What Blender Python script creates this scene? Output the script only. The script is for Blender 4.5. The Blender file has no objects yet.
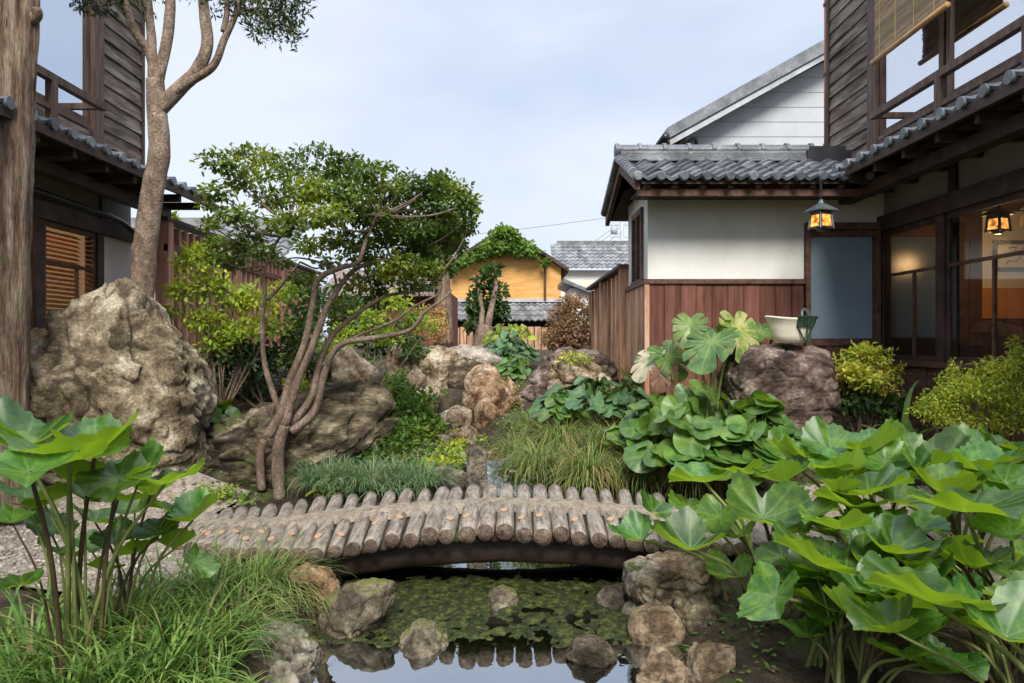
import bpy, bmesh, math, random
import numpy as np
from mathutils import Vector, Matrix, noise

sc = bpy.context.scene
COL = sc.collection
PI = math.pi
R = math.radians
F, CX, CY, ZC = 740.0, 512.0, 341.5, 1.37
rnd = random.Random(7)
rg = np.random.default_rng(7)

# ------------------------------------------------------------ camera, sky, sun, exposure
cam = bpy.data.cameras.new('camera'); co = bpy.data.objects.new('camera', cam); COL.objects.link(co)
cam.sensor_width = 36; cam.lens = 36 * F / 1024; cam.clip_end = 600; cam.clip_start = 0.05
co.location = (0, 0, ZC); co.rotation_euler = (R(90), 0, 0); sc.camera = co

SUN = Vector((0.04, -0.74, 0.67)).normalized()
w = bpy.data.worlds.new('World'); sc.world = w; w.use_nodes = True
nt = w.node_tree; nt.nodes.clear(); N = nt.nodes.new; L = nt.links.new
out = N('ShaderNodeOutputWorld'); bg = N('ShaderNodeBackground'); L(bg.outputs[0], out.inputs[0])
sky = N('ShaderNodeTexSky'); sky.sky_type = 'NISHITA'; sky.sun_disc = False
sky.sun_elevation = math.asin(SUN.z); sky.sun_rotation = math.atan2(SUN.x, SUN.y); sky.air_density = 1.0
tc = N('ShaderNodeTexCoord'); mp = N('ShaderNodeMapping'); mp.inputs['Scale'].default_value = (1.0, 1.0, 2.6)
mp.inputs['Location'].default_value = (0.3, 0.2, 0.1)
nz = N('ShaderNodeTexNoise'); nz.inputs['Scale'].default_value = 1.5; nz.inputs['Detail'].default_value = 4; nz.inputs['Roughness'].default_value = .5
L(tc.outputs['Generated'], mp.inputs['Vector']); L(mp.outputs[0], nz.inputs['Vector'])
cr = N('ShaderNodeValToRGB')
cr.color_ramp.elements[0].position = .40; cr.color_ramp.elements[0].color = (3.9, 4.6, 5.8, 1)
cr.color_ramp.elements[1].position = .60; cr.color_ramp.elements[1].color = (5.5, 5.9, 6.7, 1)
L(nz.outputs[0], cr.inputs[0])
mx = N('ShaderNodeMix'); mx.data_type = 'RGBA'; mx.inputs[0].default_value = .90
L(sky.outputs[0], mx.inputs[6]); L(cr.outputs[0], mx.inputs[7])
sx = N('ShaderNodeSeparateXYZ'); L(tc.outputs['Generated'], sx.inputs[0])
zr_ = N('ShaderNodeMapRange'); zr_.inputs['From Min'].default_value = .42; zr_.inputs['From Max'].default_value = .95; zr_.inputs['To Min'].default_value = 1; zr_.inputs['To Max'].default_value = 2.3; L(sx.outputs[2], zr_.inputs[0])
vm = N('ShaderNodeVectorMath'); vm.operation = 'SCALE'; L(mx.outputs[2], vm.inputs[0]); L(zr_.outputs[0], vm.inputs['Scale']); L(vm.outputs[0], bg.inputs[0])
bg.inputs[1].default_value = 0.1

sl = bpy.data.lights.new('sun', 'SUN'); sl.energy = 2.9; sl.angle = R(22); sl.color = (1, .95, .86)
so = bpy.data.objects.new('sun', sl); COL.objects.link(so); so.rotation_euler = SUN.to_track_quat('Z', 'Y').to_euler(); so.location = (-3, -4, 9)
sc.view_settings.view_transform = 'Standard'; sc.view_settings.look = 'None'; sc.view_settings.gamma = 1
sc.view_settings.use_curve_mapping = False; sc.view_settings.exposure = 0.70
sc.render.engine = 'CYCLES'
sc.cycles.max_bounces = 8; sc.cycles.transparent_max_bounces = 8; sc.cycles.caustics_reflective = False; sc.cycles.caustics_refractive = False

# ------------------------------------------------------------ helpers
def W(px, Y): return (px - CX) / F * Y
def Zp(py, Y): return ZC + (CY - py) / F * Y
def P(px, py, Y): return np.array([W(px, Y), Y, Zp(py, Y)])
ORG = {}

def tag(o, label=None, cat=None, group=None, kind=None):
    if label: o['label'] = label
    if cat: o['category'] = cat
    if group: o['group'] = group
    if kind: o['kind'] = kind
    return o

def thing(name, label, cat, loc, group=None):
    o = bpy.data.objects.new(name, None); COL.objects.link(o); o.empty_display_size = .1
    o.location = tuple(float(v) for v in loc); ORG[o.name] = np.array(loc, float)
    return tag(o, label, cat, group)

def link(name, me, parent=None, origin=None):
    o = bpy.data.objects.new(name, me); COL.objects.link(o)
    if parent is not None: o.parent = parent
    elif origin is not None: o.location = tuple(float(v) for v in origin)
    ORG[o.name] = ORG[parent.name] if parent is not None else np.array(origin if origin is not None else (0, 0, 0), float)
    return o

def mesh(name, V, FS, mats, parent=None, smooth=False, attrs=None, midx=None):
    """V (n,3) world coords; FS list of int arrays (m,k); returns object."""
    V = np.asarray(V, float)
    if isinstance(FS, np.ndarray): FS = [FS]
    if parent is not None: org = ORG[parent.name]
    else:
        mn, mxx = V.min(0), V.max(0); org = np.array([(mn[0]+mxx[0])/2, (mn[1]+mxx[1])/2, mn[2]])
    me = bpy.data.meshes.new(name)
    me.vertices.add(len(V)); me.vertices.foreach_set('co', (V - org).astype(np.float32).ravel())
    loops = np.concatenate([np.asarray(f, np.int32).ravel() for f in FS])
    tot = np.concatenate([np.full(len(f), f.shape[1], np.int32) for f in FS])
    st = np.concatenate([[0], np.cumsum(tot)[:-1]]).astype(np.int32)
    me.loops.add(len(loops)); me.loops.foreach_set('vertex_index', loops)
    me.polygons.add(len(tot)); me.polygons.foreach_set('loop_start', st); me.polygons.foreach_set('loop_total', tot)
    me.polygons.foreach_set('use_smooth', np.full(len(tot), bool(smooth)))
    if not isinstance(mats, (list, tuple)): mats = [mats]
    for m in mats: me.materials.append(m)
    if midx is not None: me.polygons.foreach_set('material_index', np.asarray(midx, np.int32))
    me.update(calc_edges=True)
    if attrs:
        for k, a in attrs.items():
            at = me.attributes.new(k, 'FLOAT', 'POINT'); at.data.foreach_set('value', np.asarray(a, np.float32))
    return link(name, me, parent, org)

class MB:
    def __init__(s): s.v = []; s.f3 = []; s.f4 = []; s.n = 0
    def add(s, V, f):
        V = np.asarray(V, float); f = np.asarray(f, int)
        s.v.append(V); (s.f4 if f.shape[1] == 4 else s.f3).append(f + s.n); s.n += len(V); return s
    def addm(s, V, f3, f4):
        V = np.asarray(V, float); s.v.append(V)
        if len(f3): s.f3.append(np.asarray(f3, int) + s.n)
        if len(f4): s.f4.append(np.asarray(f4, int) + s.n)
        s.n += len(V); return s
    def box(s, x0, x1, y0, y1, z0, z1):
        V = [(x, y, z) for x in sorted((x0, x1)) for y in sorted((y0, y1)) for z in sorted((z0, z1))]
        return s.add(V, [(0,1,3,2),(4,6,7,5),(0,4,5,1),(2,3,7,6),(0,2,6,4),(1,5,7,3)])
    def obox(s, c, ax, ay, az):
        c, ax, ay, az = [np.array(q, float) for q in (c, ax, ay, az)]
        V = [c + i*ax + j*ay + k*az for i in (-1, 1) for j in (-1, 1) for k in (-1, 1)]
        return s.add(V, [(0,1,3,2),(4,6,7,5),(0,4,5,1),(2,3,7,6),(0,2,6,4),(1,5,7,3)])
    def prism(s, poly, off):
        """polygon (list of 3d points) extruded by off."""
        A = np.array(poly, float); B = A + np.array(off, float); n = len(A)
        V = np.vstack([A, B, [A.mean(0)], [B.mean(0)]])
        f4 = [(i, (i+1) % n, n+(i+1) % n, n+i) for i in range(n)]
        f3 = [(2*n, (i+1) % n, i) for i in range(n)] + [(2*n+1, n+i, n+(i+1) % n) for i in range(n)]
        return s.addm(V, f3, f4)
    def tube(s, pts, rad, n=10, rough=0., seed=0, cap=True, freq=3.):
        V, f3, f4 = tube(pts, rad, n, rough, seed, cap, freq); return s.addm(V, f3, f4)
    def build(s, name, m, parent=None, smooth=False):
        fs = []
        if s.f3: fs.append(np.vstack(s.f3))
        if s.f4: fs.append(np.vstack(s.f4))
        return mesh(name, np.vstack(s.v), fs, m, parent, smooth)

def tube(pts, rad, n=10, rough=0., seed=0, cap=True, freq=3.):
    P_ = np.array(pts, float); m = len(P_)
    rad = np.array(rad, float) if hasattr(rad, '__len__') else np.full(m, float(rad))
    T = np.gradient(P_, axis=0); T /= np.linalg.norm(T, axis=1)[:, None] + 1e-9
    ref = np.array([0.3, 1, .1]) if abs(T[0][1]) < .8 else np.array([1., 0, .1])
    V = []
    for i in range(m):
        a = np.cross(T[i], ref); a /= np.linalg.norm(a); b = np.cross(T[i], a); ref = -np.cross(T[i], a) if False else ref
        for k in range(n):
            t = 2*PI*k/n; r = rad[i]; d = a*math.cos(t) + b*math.sin(t)
            if rough:
                q = P_[i] + d*r
                r *= 1 + rough*(noise.noise(Vector((math.cos(t)*freq + seed, math.sin(t)*freq, q[2]*.9 + q[0]))) + .6*noise.noise(Vector((q[0]*14+seed, q[1]*14, q[2]*7))))
            V.append(P_[i] + d*r)
    f4 = [(i*n+k, i*n+(k+1) % n, (i+1)*n+(k+1) % n, (i+1)*n+k) for i in range(m-1) for k in range(n)]
    f3 = []
    if cap:
        V.append(P_[0]); V.append(P_[-1]); c0 = m*n; c1 = c0+1
        f3 = [(c0, (k+1) % n, k) for k in range(n)] + [(c1, (m-1)*n+k, (m-1)*n+(k+1) % n) for k in range(n)]
    return np.array(V), f3, f4

def spline(ctrl, seg=6):
    C = np.array(ctrl, float); C = np.vstack([2*C[0]-C[1], C, 2*C[-1]-C[-2]]); outp = []
    for i in range(1, len(C)-2):
        for t in np.linspace(0, 1, seg, endpoint=False):
            p0, p1, p2, p3 = C[i-1], C[i], C[i+1], C[i+2]
            outp.append(.5*((2*p1) + (-p0+p2)*t + (2*p0-5*p1+4*p2-p3)*t*t + (-p0+3*p1-3*p2+p3)*t**3))
    outp.append(C[-2]); return np.array(outp)

# ------------------------------------------------------------ materials
def mat(name, cols, scale=4, rough=.8, bump=.3, bscale=25, stretch=(1,1,1), island=0, transl=0, tcol=None, spec=.3,
        moss=None, lo=.32, hi=.68, dark=None, vein=None, metal=0, bdist=.03, hue=.5, hr=1., objrand=0, grain=True, straw=0, under=None):
    m = bpy.data.materials.new(name); m.use_nodes = True; nt = m.node_tree; nt.nodes.clear()
    N = nt.nodes.new; L = nt.links.new
    out = N('ShaderNodeOutputMaterial'); b = N('ShaderNodeBsdfPrincipled'); b.inputs['Roughness'].default_value = rough
    b.inputs['Specular IOR Level'].default_value = spec; b.inputs['Metallic'].default_value = metal
    tc = N('ShaderNodeTexCoord'); mp = N('ShaderNodeMapping'); mp.inputs['Scale'].default_value = stretch
    L(tc.outputs['Object'], mp.inputs[0])
    nz = N('ShaderNodeTexNoise'); nz.inputs['Scale'].default_value = scale; nz.inputs['Detail'].default_value = 7; nz.inputs['Roughness'].default_value = .62
    L(mp.outputs[0], nz.inputs['Vector'])
    r = N('ShaderNodeValToRGB'); els = r.color_ramp.elements
    while len(els) < len(cols): els.new(.5)
    for i, c in enumerate(cols):
        els[i].position = lo + (hi-lo)*i/max(1, len(cols)-1); els[i].color = (*c, 1)
    L(nz.outputs[0], r.inputs[0]); colr = r.outputs[0]
    if dark:   # fine speckle / crack dirt: (colour, scale, threshold)
        n2 = N('ShaderNodeTexNoise'); n2.inputs['Scale'].default_value = dark[1]; n2.inputs['Detail'].default_value = 6; n2.inputs['Roughness'].default_value = .7
        L(mp.outputs[0], n2.inputs['Vector'])
        q = N('ShaderNodeMapRange'); q.inputs['From Min'].default_value = dark[2]; q.inputs['From Max'].default_value = dark[2]+.1; L(n2.outputs[0], q.inputs[0])
        x = N('ShaderNodeMix'); x.data_type = 'RGBA'; L(q.outputs[0], x.inputs[0]); L(colr, x.inputs[6]); x.inputs[7].default_value = (*dark[0], 1); colr = x.outputs[2]
    if dark and grain:
        n4 = N('ShaderNodeTexNoise'); n4.inputs['Scale'].default_value = bscale*2.2; n4.inputs['Detail'].default_value = 5; n4.inputs['Roughness'].default_value = .75
        L(mp.outputs[0], n4.inputs['Vector']); q = N('ShaderNodeMapRange'); q.inputs['From Min'].default_value = .34; q.inputs['From Max'].default_value = .66; q.inputs['To Min'].default_value = .48; q.inputs['To Max'].default_value = 1.45; L(n4.outputs[0], q.inputs[0])
        h4 = N('ShaderNodeHueSaturation'); L(q.outputs[0], h4.inputs['Value']); L(colr, h4.inputs['Color']); colr = h4.outputs[0]
    if moss:   # moss on upward faces: (colour, scale, threshold)
        g = N('ShaderNodeNewGeometry'); sp = N('ShaderNodeSeparateXYZ'); L(g.outputs['Normal'], sp.inputs[0])
        n3 = N('ShaderNodeTexNoise'); n3.inputs['Scale'].default_value = moss[1]; n3.inputs['Detail'].default_value = 5; L(tc.outputs['Object'], n3.inputs['Vector'])
        ma = N('ShaderNodeMath'); ma.operation = 'MULTIPLY_ADD'; L(sp.outputs[2], ma.inputs[0]); ma.inputs[1].default_value = .22; L(n3.outputs[0], ma.inputs[2])
        q = N('ShaderNodeMapRange'); q.inputs['From Min'].default_value = moss[2]; q.inputs['From Max'].default_value = moss[2]+.09; L(ma.outputs[0], q.inputs[0])
        x = N('ShaderNodeMix'); x.data_type = 'RGBA'; L(q.outputs[0], x.inputs[0]); L(colr, x.inputs[6]); x.inputs[7].default_value = (*moss[0], 1); colr = x.outputs[2]
    if island:
        g = N('ShaderNodeNewGeometry'); h = N('ShaderNodeHueSaturation')
        q = N('ShaderNodeMapRange'); q.inputs['To Min'].default_value = 1-island; q.inputs['To Max'].default_value = 1+island
        L(g.outputs['Random Per Island'], q.inputs[0]); L(q.outputs[0], h.inputs['Value'])
        q2 = N('ShaderNodeMapRange'); q2.inputs['To Min'].default_value = hue-.02*hr; q2.inputs['To Max'].default_value = hue+.015*hr
        wn = N('ShaderNodeTexWhiteNoise'); wn.noise_dimensions = '1D'; L(g.outputs['Random Per Island'], wn.inputs['W']); L(wn.outputs[0], q2.inputs[0]); L(q2.outputs[0], h.inputs['Hue'])
        L(colr, h.inputs['Color']); colr = h.outputs[0]
    if straw:
        g = N('ShaderNodeNewGeometry'); ml = N('ShaderNodeMath'); ml.operation = 'MULTIPLY'; ml.inputs[1].default_value = 91.7; L(g.outputs['Random Per Island'], ml.inputs[0])
        wn = N('ShaderNodeTexWhiteNoise'); wn.noise_dimensions = '1D'; L(ml.outputs[0], wn.inputs['W']); cp = N('ShaderNodeMath'); cp.operation = 'LESS_THAN'; cp.inputs[1].default_value = straw; L(wn.outputs[0], cp.inputs[0])
        x = N('ShaderNodeMix'); x.data_type = 'RGBA'; L(cp.outputs[0], x.inputs[0]); L(colr, x.inputs[6]); x.inputs[7].default_value = (.38, .30, .15, 1); colr = x.outputs[2]
    if objrand:
        oi = N('ShaderNodeObjectInfo'); h5 = N('ShaderNodeHueSaturation'); q = N('ShaderNodeMapRange'); q.inputs['To Min'].default_value = 1-objrand; q.inputs['To Max'].default_value = 1+objrand; L(oi.outputs['Random'], q.inputs[0]); L(q.outputs[0], h5.inputs['Value'])
        wn = N('ShaderNodeTexWhiteNoise'); wn.noise_dimensions = '1D'; L(oi.outputs['Random'], wn.inputs['W']); q = N('ShaderNodeMapRange'); q.inputs['To Min'].default_value = .485; q.inputs['To Max'].default_value = .525; L(wn.outputs[0], q.inputs[0]); L(q.outputs[0], h5.inputs['Hue'])
        L(colr, h5.inputs['Color']); colr = h5.outputs[0]
    if under:   # leaf underside is a paler, yellower green
        g = N('ShaderNodeNewGeometry'); x = N('ShaderNodeMix'); x.data_type = 'RGBA'; L(g.outputs['Backfacing'], x.inputs[0]); L(colr, x.inputs[6]); x.inputs[7].default_value = (*under, 1); colr = x.outputs[2]
    if vein:
        at = N('ShaderNodeAttribute'); at.attribute_name = 'vein'
        x = N('ShaderNodeMix'); x.data_type = 'RGBA'; L(at.outputs['Fac'], x.inputs[0]); L(colr, x.inputs[6]); x.inputs[7].default_value = (*vein, 1); colr = x.outputs[2]
    L(colr, b.inputs['Base Color'])
    if bump:
        nb = N('ShaderNodeTexNoise'); nb.inputs['Scale'].default_value = bscale; nb.inputs['Detail'].default_value = 8; nb.inputs['Roughness'].default_value = .68
        L(mp.outputs[0], nb.inputs['Vector'])
        bm = N('ShaderNodeBump'); bm.inputs['Strength'].default_value = bump; bm.inputs['Distance'].default_value = bdist; L(nb.outputs[0], bm.inputs['Height']); L(bm.outputs[0], b.inputs['Normal'])
    sh = b.outputs[0]
    if transl:
        t = N('ShaderNodeBsdfTranslucent')
        if tcol:
            xx = N('ShaderNodeMix'); xx.data_type = 'RGBA'; xx.blend_type = 'MULTIPLY'; xx.inputs[0].default_value = 1; L(colr, xx.inputs[6]); xx.inputs[7].default_value = (*tcol, 1); L(xx.outputs[2], t.inputs[0])
        else: L(colr, t.inputs[0])
        ms = N('ShaderNodeMixShader'); ms.inputs[0].default_value = transl; L(b.outputs[0], ms.inputs[1]); L(t.outputs[0], ms.inputs[2]); sh = ms.outputs[0]
    L(sh, out.inputs[0]); return m

def emit(name, col, s):
    m = bpy.data.materials.new(name); m.use_nodes = True; nt = m.node_tree; nt.nodes.clear()
    o = nt.nodes.new('ShaderNodeOutputMaterial'); e = nt.nodes.new('ShaderNodeEmission'); e.inputs[0].default_value = (*col, 1); e.inputs[1].default_value = s
    n = nt.nodes.new('ShaderNodeTexNoise'); n.inputs['Scale'].default_value = 22
    q = nt.nodes.new('ShaderNodeMapRange'); q.inputs['From Min'].default_value = .35; q.inputs['From Max'].default_value = .65; q.inputs['To Min'].default_value = s*.25; q.inputs['To Max'].default_value = s*1.5
    t = nt.nodes.new('ShaderNodeTexCoord'); nt.links.new(t.outputs['Object'], n.inputs['Vector']); nt.links.new(n.outputs[0], q.inputs[0]); nt.links.new(q.outputs[0], e.inputs[1])
    nt.links.new(e.outputs[0], o.inputs[0]); return m

def glass(name, fac, rough=.02, tint=(1,1,1), gcol=(1,1,1), bump=0.0):
    m = bpy.data.materials.new(name); m.use_nodes = True; nt = m.node_tree; nt.nodes.clear(); N = nt.nodes.new; L = nt.links.new
    o = N('ShaderNodeOutputMaterial'); g = N('ShaderNodeBsdfGlossy'); g.inputs['Roughness'].default_value = rough; g.inputs[0].default_value = (*gcol, 1)
    t = N('ShaderNodeBsdfTransparent'); t.inputs[0].default_value = (*tint, 1); x = N('ShaderNodeMixShader'); x.inputs[0].default_value = fac
    L(t.outputs[0], x.inputs[1]); L(g.outputs[0], x.inputs[2]); L(x.outputs[0], o.inputs[0])
    if bump:
        tcc = N('ShaderNodeTexCoord'); n = N('ShaderNodeTexNoise'); n.inputs['Scale'].default_value = 5; n.inputs['Detail'].default_value = 3; L(tcc.outputs['Object'], n.inputs['Vector'])
        b = N('ShaderNodeBump'); b.inputs['Strength'].default_value = bump; b.inputs['Distance'].default_value = .02; L(n.outputs[0], b.inputs['Height']); L(b.outputs[0], g.inputs['Normal'])
    return m

M = {}
M['soil'] = mat('soil', [(.022,.015,.010),(.06,.042,.026),(.12,.09,.058)], 6, .95, .9, 40, moss=((.06,.085,.02), 3.7, .78), dark=((.02,.014,.009), 30, .55))
M['gravel'] = mat('gravel', [(.26,.20,.155),(.44,.37,.30),(.60,.53,.45)], 22, .95, 1.0, 60, dark=((.10,.075,.055), 45, .56))
M['sand'] = mat('sand', [(.24,.185,.13),(.42,.345,.26),(.56,.48,.38)], 20, .95, 1.0, 60, dark=((.16,.12,.08), 40, .60))
M['wood_dark'] = mat('wood_dark', [(.028,.018,.014),(.058,.036,.028),(.095,.062,.05)], 5, .6, .3, 30, (1,1,1))
M['wood_brown'] = mat('wood_brown', [(.06,.03,.02),(.12,.062,.042),(.17,.095,.068)], 3, .65, .4, 14, (6,1,6))
M['wood_post'] = mat('wood_post', [(.07,.04,.03),(.13,.08,.06),(.20,.13,.10)], 3, .7, .4, 14, (8,8,1))
M['siding'] = mat('siding', [(.06,.04,.03),(.17,.125,.095),(.30,.24,.195),(.45,.39,.335)], 2.6, .85, .9, 12, (7,.9,7), island=.18, lo=.3, hi=.72)
M['red_boards'] = mat('red_boards', [(.085,.033,.022),(.155,.062,.043),(.21,.09,.065)], 2.2, .75, .5, 16, (7,7,.8), island=.16, hr=.25)
M['fence_red'] = mat('fence_red', [(.29,.135,.085),(.45,.225,.15),(.58,.32,.22)], 2, .75, .5, 16, (6,6,.8), island=.15, hr=.3)
M['fence_warm'] = mat('fence_warm', [(.26,.13,.08),(.48,.27,.165),(.64,.43,.29)], 2, .75, .5, 16, (6,6,.8), island=.3, hr=.3)
M['plaster'] = mat('plaster', [(.64,.625,.58),(.73,.72,.68),(.79,.785,.75)], 2.2, .9, .15, 50, (1,1,.45), dark=((.54,.51,.45), 5, .62), grain=False)
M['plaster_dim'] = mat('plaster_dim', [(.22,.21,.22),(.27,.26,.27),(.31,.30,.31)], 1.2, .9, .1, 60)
M['plaster_grey'] = mat('plaster_grey', [(.27,.27,.29),(.33,.33,.35),(.38,.38,.40)], 1.2, .9, .1, 60)
M['board_white'] = mat('board_white', [(.44,.46,.48),(.54,.56,.58)], 1.5, .8, .05, 30)
M['tile'] = mat('roof_tile', [(.055,.060,.070),(.12,.13,.145),(.22,.235,.255)], 4, .42, .25, 30, island=.4, spec=.6, dark=((.30,.31,.31), 9, .62))
M['tile_light'] = mat('roof_tile_pale', [(.12,.125,.13),(.21,.215,.22),(.32,.32,.32)], 3, .6, .3, 30, island=.3)
M['metal'] = mat('grey_metal', [(.10,.12,.13),(.20,.23,.24)], 8, .45, .1, 40, metal=.6)
M['black_metal'] = mat('black_metal', [(.012,.012,.014),(.03,.03,.035)], 8, .35, .05, 40, spec=.5)
M['copper'] = mat('copper_brown_pipe', [(.30,.13,.06),(.42,.20,.10)], 3, .5, .1, 30)
M['white_pipe'] = mat('pale_pipe', [(.30,.32,.35),(.5,.52,.55)], 3, .5, .05, 30)
M['orange_wall'] = mat('ochre_plaster', [(.55,.28,.08),(.66,.36,.12),(.72,.43,.17)], 1.2, .9, .3, 6, (1,1,5), dark=((.45,.25,.09), 3, .60), grain=False)
M['bamboo'] = mat('bamboo_blind', [(.30,.20,.10),(.50,.37,.22),(.62,.50,.33)], 5, .7, .3, 30, (3,1,14), island=.25, transl=.25)
M['bamboo_pole'] = mat('bamboo_pole', [(.42,.22,.07),(.62,.38,.15)], 8, .5, .1, 40)
M['frosted'] = mat('frosted_glass', [(.19,.25,.30),(.24,.31,.36),(.28,.34,.38)], .9, .22, .04, 120, spec=.5)
M['frosted_inner'] = mat('frosted_inner_glass', [(.055,.085,.12),(.08,.115,.155),(.10,.135,.17)], .9, .2, .04, 120, spec=.5)  # indoor shade put into the colour: darker, bluer than frosted, countering the warm lamp
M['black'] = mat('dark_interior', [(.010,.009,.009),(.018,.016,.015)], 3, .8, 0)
M['interior_wood'] = mat('interior_wood', [(.10,.045,.018),(.20,.095,.04)], 3, .6, .2, 20, (6,6,1))
M['orange_panel'] = mat('orange_panel', [(.50,.20,.04),(.62,.27,.06)], 3, .7, .1)
M['paper'] = mat('paper', [(.70,.66,.56),(.78,.74,.64)], 3, .8, 0)
M['ink'] = mat('ink', [(.05,.045,.04),(.09,.08,.07)], 3, .8, 0)
M['slat'] = mat('orange_slat', [(.42,.13,.035),(.58,.20,.055)], 3, .5, .1, island=.15)
M['glass_sky'] = glass('window_glass_upper', .72, .015, (.6,.65,.7), (.92,.95,1.0))
M['glass_low'] = glass('window_glass_lower', .07, .02, (.85,.88,.9), (.8,.85,.9))
M['water'] = glass('pond_water', .55, .012, (.50,.56,.44), (.86,.90,.96), bump=.06)
M['lamp_glow'] = emit('lamp_glow', (1.0,.33,.06), 1.3)
M['cedar'] = mat('cedar_bark', [(.09,.05,.035),(.25,.16,.11),(.40,.30,.21),(.54,.44,.33)], 4, .95, 1.0, 9, (6,6,.6), dark=((.05,.03,.02), 5, .60), bdist=.07, moss=((.14,.15,.06), 2.2, .60))
M['bark'] = mat('brown_bark', [(.12,.08,.055),(.26,.19,.14),(.42,.33,.25)], 10, .95, 1.0, 32, (1,1,.7), dark=((.05,.03,.022), 20, .60))
M['bark_grey'] = mat('smooth_bark', [(.11,.075,.055),(.19,.135,.10),(.28,.22,.175)], 8, .9, .8, 30, (1,1,.6), dark=((.06,.04,.03), 25, .62))
M['log'] = mat('log_bark', [(.18,.145,.105),(.42,.36,.28),(.66,.59,.48)], 5, .95, 1.0, 16, (8,1,8), dark=((.05,.04,.03), 7, .60), island=.16)
M['log_end'] = mat('log_end', [(.06,.042,.03),(.15,.108,.078),(.26,.20,.15)], 16, .9, .8, 50, island=.3, hr=.2, dark=((.03,.02,.014), 25, .60))
M['knot'] = mat('cut_knot', [(.42,.25,.14),(.52,.34,.21)], 20, .8, .2)
rk = dict(lo=.39, hi=.61, vein=(.035,.027,.018), rough=.92, bump=1.0, bdist=.045)
M['rock_grey'] = mat('rock_grey', [(.08,.066,.048),(.22,.185,.135),(.38,.33,.255),(.54,.49,.40)], 3.2, bscale=14, dark=((.045,.037,.028), 5, .62), moss=((.13,.14,.05), 3, .68), **rk)
M['rock_olive'] = mat('rock_olive', [(.025,.018,.011),(.07,.052,.033),(.15,.118,.075),(.34,.28,.19)], 3.5, bscale=13, stretch=(.6,1,1.6), dark=((.025,.02,.013), 5, .60), moss=((.07,.085,.02), 3, .72), **rk)
M['rock_red'] = mat('rock_red', [(.11,.055,.03),(.29,.165,.09),(.44,.29,.175),(.58,.46,.33)], 5, bscale=16, dark=((.06,.035,.025), 7, .62), moss=((.15,.13,.03), 4, .74), **rk)
M['rock_purple'] = mat('rock_purple', [(.035,.023,.018),(.095,.062,.048),(.18,.125,.10),(.34,.27,.22)], 4, bscale=14, stretch=(1,1,1.4), dark=((.035,.022,.018), 5, .60), **rk)
M['rock_tan'] = mat('rock_tan', [(.13,.085,.05),(.31,.225,.145),(.46,.36,.25),(.62,.53,.41)], 4.5, bscale=15, dark=((.08,.055,.04), 7, .63), moss=((.13,.15,.03), 4, .72), **rk)
M['rock_huge'] = mat('rock_huge', [(.10,.072,.042),(.22,.17,.105),(.37,.30,.20),(.58,.51,.38)], 3.4, bscale=22, dark=((.05,.038,.024), 6, .64), moss=((.22,.22,.08), 6, .80), **rk)
M['rock_slab'] = mat('rock_slab', [(.24,.19,.14),(.40,.34,.27),(.56,.50,.42)], 4.5, bscale=20, dark=((.16,.12,.09), 9, .66), **rk)
M['rock_moss'] = mat('rock_moss', [(.09,.068,.045),(.22,.175,.12),(.38,.32,.24)], 4.5, bscale=15, dark=((.05,.035,.025), 8, .62), moss=((.14,.17,.02), 5, .66), **rk)
M['algae'] = mat('algae', [(.012,.016,.006),(.045,.058,.016),(.16,.17,.035)], 24, .45, 1.0, 40, dark=((.012,.014,.006), 14, .56))
lf = dict(bump=.15, spec=.35, rough=.5)
def leafmat(name, cols, transl=.35, island=.3, scale=2.5, **k):
    d = dict(lf); d.update(k)
    return mat(name, cols, scale, island=island, transl=transl, tcol=(1.85,1.6,.45), **d)
M['lf_maple'] = leafmat('leaf_tree_green', [(.028,.065,.013),(.09,.155,.022),(.28,.34,.04)], scale=1.6, island=.4)
M['lf_ever'] = leafmat('leaf_dark_evergreen', [(.015,.035,.012),(.04,.085,.02),(.08,.14,.03)], scale=2.2)
M['lf_pine'] = leafmat('leaf_pine_dark', [(.022,.036,.018),(.045,.065,.028),(.10,.13,.03)], transl=.2)
M['lf_yg'] = leafmat('leaf_yellow_green', [(.06,.14,.02),(.24,.34,.035),(.46,.50,.05)], scale=2.6)
M['lf_lime'] = leafmat('leaf_lime', [(.17,.25,.03),(.38,.46,.06),(.55,.58,.10)], scale=3)
M['lf_pinkyg'] = leafmat('leaf_nandina', [(.15,.25,.03),(.42,.48,.06),(.58,.44,.18)], scale=5)
M['lf_mid'] = leafmat('leaf_mid_green', [(.04,.10,.022),(.11,.21,.04),(.24,.37,.06)], scale=3)
M['lf_rust'] = leafmat('leaf_rust', [(.13,.07,.04),(.25,.16,.10),(.34,.25,.17)], scale=3)
M['lf_gold'] = leafmat('leaf_gold', [(.25,.13,.04),(.42,.27,.10),(.50,.40,.14)], scale=3)
M['lf_hosta'] = leafmat('leaf_hosta', [(.03,.075,.035),(.07,.15,.06),(.14,.25,.10)], transl=.25, scale=5, vein=(.15,.25,.10), rough=.4)
M['lf_glossy'] = leafmat('leaf_glossy', [(.035,.085,.02),(.08,.17,.03),(.17,.29,.045)], transl=.3, scale=5, vein=(.20,.30,.08), rough=.33, spec=.5)
M['lf_butter'] = leafmat('leaf_butterbur', [(.035,.11,.025),(.075,.185,.033),(.16,.30,.045)], transl=.48, scale=3.5, under=(.17,.30,.04), dark=((.22,.17,.05), 16, .70), grain=False, vein=(.24,.38,.13), rough=.30, spec=.8, island=.05, objrand=.42, bscale=60, bdist=.01)
M['lf_monstera'] = leafmat('leaf_monstera', [(.025,.075,.02),(.07,.16,.04),(.15,.28,.07)], transl=.3, scale=9, vein=(.28,.38,.10), rough=.35, spec=.5)
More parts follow.
